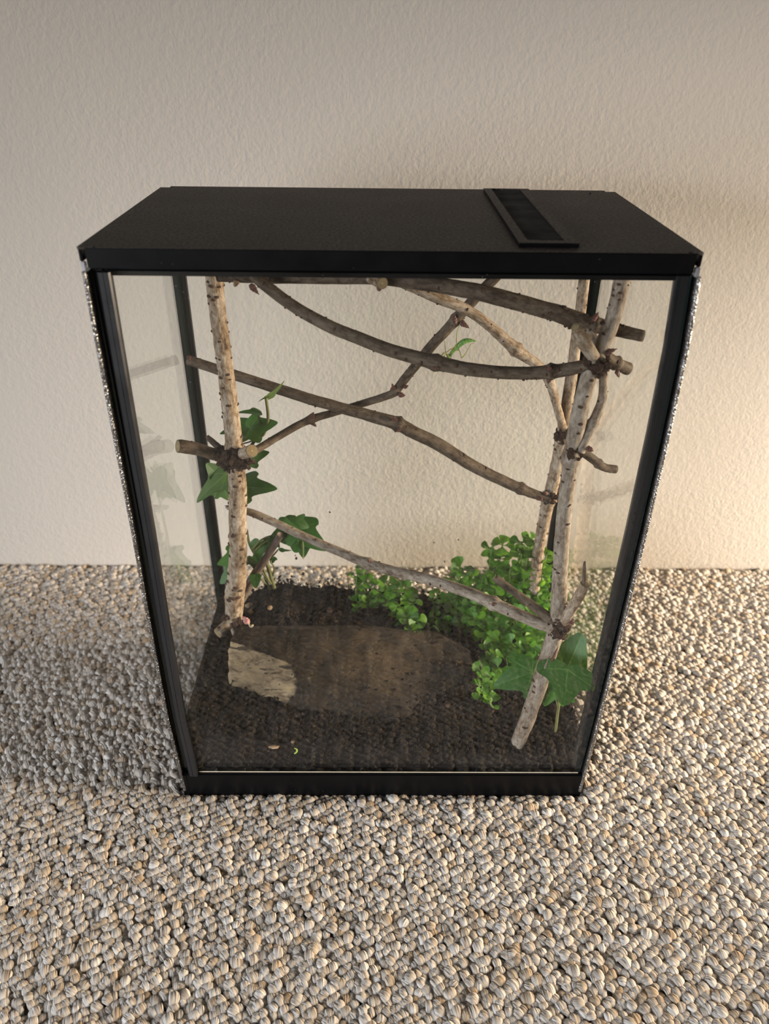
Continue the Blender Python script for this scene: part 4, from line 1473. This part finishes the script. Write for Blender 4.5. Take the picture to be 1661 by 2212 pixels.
# ------------------------------------------------------------------ praying mantis
def build_mantis():
    S = 100.0
    Ym = .1465
    W3 = lambda px, py, dy=0.0: at_y(px, py, Ym + dy)
    origin = W3(985, 755)
    t = None
    verts, edges, rad = [], [], []
    def node(p, r):
        verts.append((p - origin) * S)
        rad.append(r * S)
        return len(verts) - 1
    k = mpp(origin)
    # abdomen (tip) -> thorax -> head, one chain
    spine = [((1029, 737), .6), ((1022, 736), 2.6), ((1014, 735), 4.6), ((1006, 736), 6.0), ((999, 739), 6.6), ((993, 744), 6.2), ((988, 749), 5.0), ((984, 753), 3.9), ((979, 758), 3.8), ((974, 764), 3.3), ((969, 771), 3.1), ((964, 778), 3.2), ((959, 784), 2.6), ((956, 789), 3.6), ((954, 793), 2.2)]
    ids = []
    for (p, r) in spine:
        ids.append(node(W3(*p), r * k))
        if len(ids) > 1: edges.append((ids[-2], ids[-1]))
    def leg(root, pts, r0=1.15, r1=0.7):
        prev = ids[root]
        n = len(pts)
        for i, (px, py, dy) in enumerate(pts):
            c = node(W3(px, py, dy), (r0 + (r1 - r0) * i / max(1, n - 1)) * k)
            edges.append((prev, c))
            prev = c
    leg(8, [(986, 742, -.002), (986, 728, .000), (987, 718, .002), (990, 708, .003), (994, 698, .003), (996, 693, .003)])        # up to the twig
    leg(9, [(978, 752, -.002), (972, 755, -.003), (966, 760, -.003), (962, 761, .000), (961, 750, .002), (961, 740, .004), (958, 733, .005)])
    leg(7, [(992, 757, -.003), (995, 765, -.004), (997, 774, -.004), (1004, 766, -.003), (1012, 752, -.002), (1017, 743, -.001), (1024, 742, 0)], 1.4, .55)
    leg(9, [(975, 766, .004), (974, 772, .004), (973, 776, .004), (976, 768, .004)], 1.0, .6)
    # raptorial forelegs folded in front
    leg(10, [(964, 764, -.003), (958, 762, -.005), (952, 772, -.006), (955, 779, -.005), (961, 766, -.005)], 2.0, 1.0)
    leg(11, [(966, 780, -.004), (960, 770, -.007), (957, 782, -.008)], 1.8, 1.0)
    me = bpy.data.meshes.new('mantis_skeleton')
    me.from_pydata([tuple(v) for v in verts], edges, [])
    o = bpy.data.objects.new('mantis_skeleton', me)
    COL.objects.link(o)
    md = o.modifiers.new('skin', 'SKIN')
    md.use_smooth_shade = True
    sk = me.skin_vertices[0].data
    for i, r in enumerate(rad):
        sk[i].radius = (r, r)
    sk[0].use_root = False
    sk[ids[7]].use_root = True
    sd = o.modifiers.new('sub', 'SUBSURF')
    sd.levels = 2
    sd.render_levels = 2
    dg = bpy.context.evaluated_depsgraph_get()
    ev = bpy.data.meshes.new_from_object(o.evaluated_get(dg))
    bpy.data.objects.remove(o)
    ev.name = 'body'
    ev.transform(Matrix.Scale(1 / S, 4))
    # abdominal segment bands
    aline = [(W3(*p) - origin) for p, r in spine[:8]]
    band = []
    for v in ev.vertices:
        q = v.co
        best, s = 1e9, 0.0
        acc = 0.0
        for a, b in zip(aline[:-1], aline[1:]):
            d = b - a
            tt = max(0, min(1, (q - a).dot(d) / d.length_squared))
            dist = (a + d * tt - q).length
            if dist < best:
                best, s = dist, acc + d.length * tt
            acc += d.length
        x = s / (acc / 8.0)
        band.append(1.0 if (best < 8 * k and s < acc * 0.97 and abs(x - round(x)) < 0.16) else 0.0)
    at = ev.attributes.new('band', 'FLOAT', 'POINT')
    at.data.foreach_set('value', band)
    ev.polygons.foreach_set('use_smooth', [True] * len(ev.polygons))
    ev.materials.clear()
    ev.materials.append(MANTIS)
    ev.materials.append(MANTISLEG)
    mats = []
    for p in ev.polygons:
        c = p.center
        dmin = min((c - (W3(*q) - origin)).length - r * k for q, r in spine)
        mats.append(1 if dmin > 2.2 * k else 0)
    ev.polygons.foreach_set('material_index', mats)
    t = thing('praying_mantis', 'small green praying mantis nymph hanging from the thin brown twig', 'mantis', origin)
    b = bpy.data.objects.new('body', ev)
    COL.objects.link(b)
    b.parent = t
    # compound eyes and feelers
    for dx in (-3.2, 3.2):
        bm = bmesh.new()
        bmesh.ops.create_uvsphere(bm, u_segments=10, v_segments=8, radius=1.9 * k)
        e = bm_obj('eye', bm, MANTISLEG, t, True)
        e.matrix_parent_inverse = Matrix()
        e.location = W3(956 + dx, 790 - dx * 0.4, -.001) - origin
    for dx in (-9, 4):
        tube_part('antenna', [W3(955, 793), W3(952 + dx * .6, 802), W3(950 + dx, 814, -.004)], [.4 * k, .3 * k, .2 * k], MANTISLEG, t, 5, 4)
build_mantis()

# ------------------------------------------------------------------ small bits on the soil
def flake(name, label, cat, px, py, rp, mat, seed, squash=0.45, ang=0.0, stretch=1.6):
    rng = random.Random(seed)
    d = ray(px, py)
    s = 0.2
    while s < 1.2:
        q = CAM + d * s
        if q.z < soil_h(q.x, q.y) + 0.0008: break
        s += 0.0005
    r = rp * mpp(q)
    bm = bmesh.new()
    bmesh.ops.create_icosphere(bm, subdivisions=2, radius=1.0)
    for v in bm.verts:
        n = 1 + 0.35 * noise.noise(v.co * 1.7 + Vector((seed, 0, 0)))
        v.co = Vector((v.co.x * r * stretch * n, v.co.y * r * n, v.co.z * r * squash * n))
    o = bm_obj(name, bm, mat, None, True)
    o.location = q + Vector((0, 0, r * squash * 0.5))
    o.rotation_euler = (0.2, 0.1, ang)
    return tag(o, label, cat)
flake('wood_flake', 'tan wood flake at the foot of the left stem, higher of two', 'wood flake', 538, 1309, 6, FLAKE, 1, 0.6, 0.8)
flake('wood_flake', 'tan wood flake at the foot of the left stem, lower of two', 'wood flake', 543, 1322, 5, FLAKE, 2, 0.5, 0.3)
flake('wood_flake', 'oval tan flake alone on dark soil behind the bark slab', 'wood flake', 583, 1314, 5.5, FLAKE, 3, 0.5, 1.4)
flake('wood_flake', 'brown wood chip on soil close to the front glass', 'wood flake', 592, 1614, 5, FLAKE, 4, 0.4, 0.1, 2.2)
flake('seed', 'pale tan seed on soil close to the front glass', 'seed', 633, 1603, 3.6, FLAKE, 5, 0.7, 0.9, 1.2)
def sprout():
    o = thing('sprout', 'tiny yellow-green sprout curled on soil close to the front glass', 'sprout', at_z(638, 1626, .046))
    P = [at_z(636, 1628, .0455), at_z(641, 1624, .047), at_z(641, 1619, .0485), at_z(636, 1616, .049)]
    tube_part('shoot', P, [0.0005, .0006, .0006, .0004], SPROUT, o, 6, 5)
sprout()
pb = thing('fallen_bud', 'pinkish fallen bud on a pale stalk lying against the bark slab', 'bud', at_z(540, 1352, .080))
def pbz(px, py, z): return at_z(px, py, z)
a, b = at_z(527, 1335, .082), at_z(541, 1352, .084)
Yb = a.y
bud(pb, 537, 1347, b.y - .002, 524, 1331, 6.5, 31, PETAL, b.y + .003)
tube_part('stalk', [at_y(536, 1346, b.y - .002), at_y(542, 1354, b.y - .004), at_y(546, 1350, b.y - .004)], [.0007, .0008, .0009], PITH, pb, 7, 4)

# a dark speck of grit on the lid
o = bm_obj('grit_speck', box_bm(-.0006, .0006, -.0005, .0005, 0, .0007, .0002), BLACKMATT)
o.location = at_z(1274, 419, H) + Vector((0, 0, 0.0001))
tag(o, 'black speck of grit on the lid behind the vent plate', 'grit')
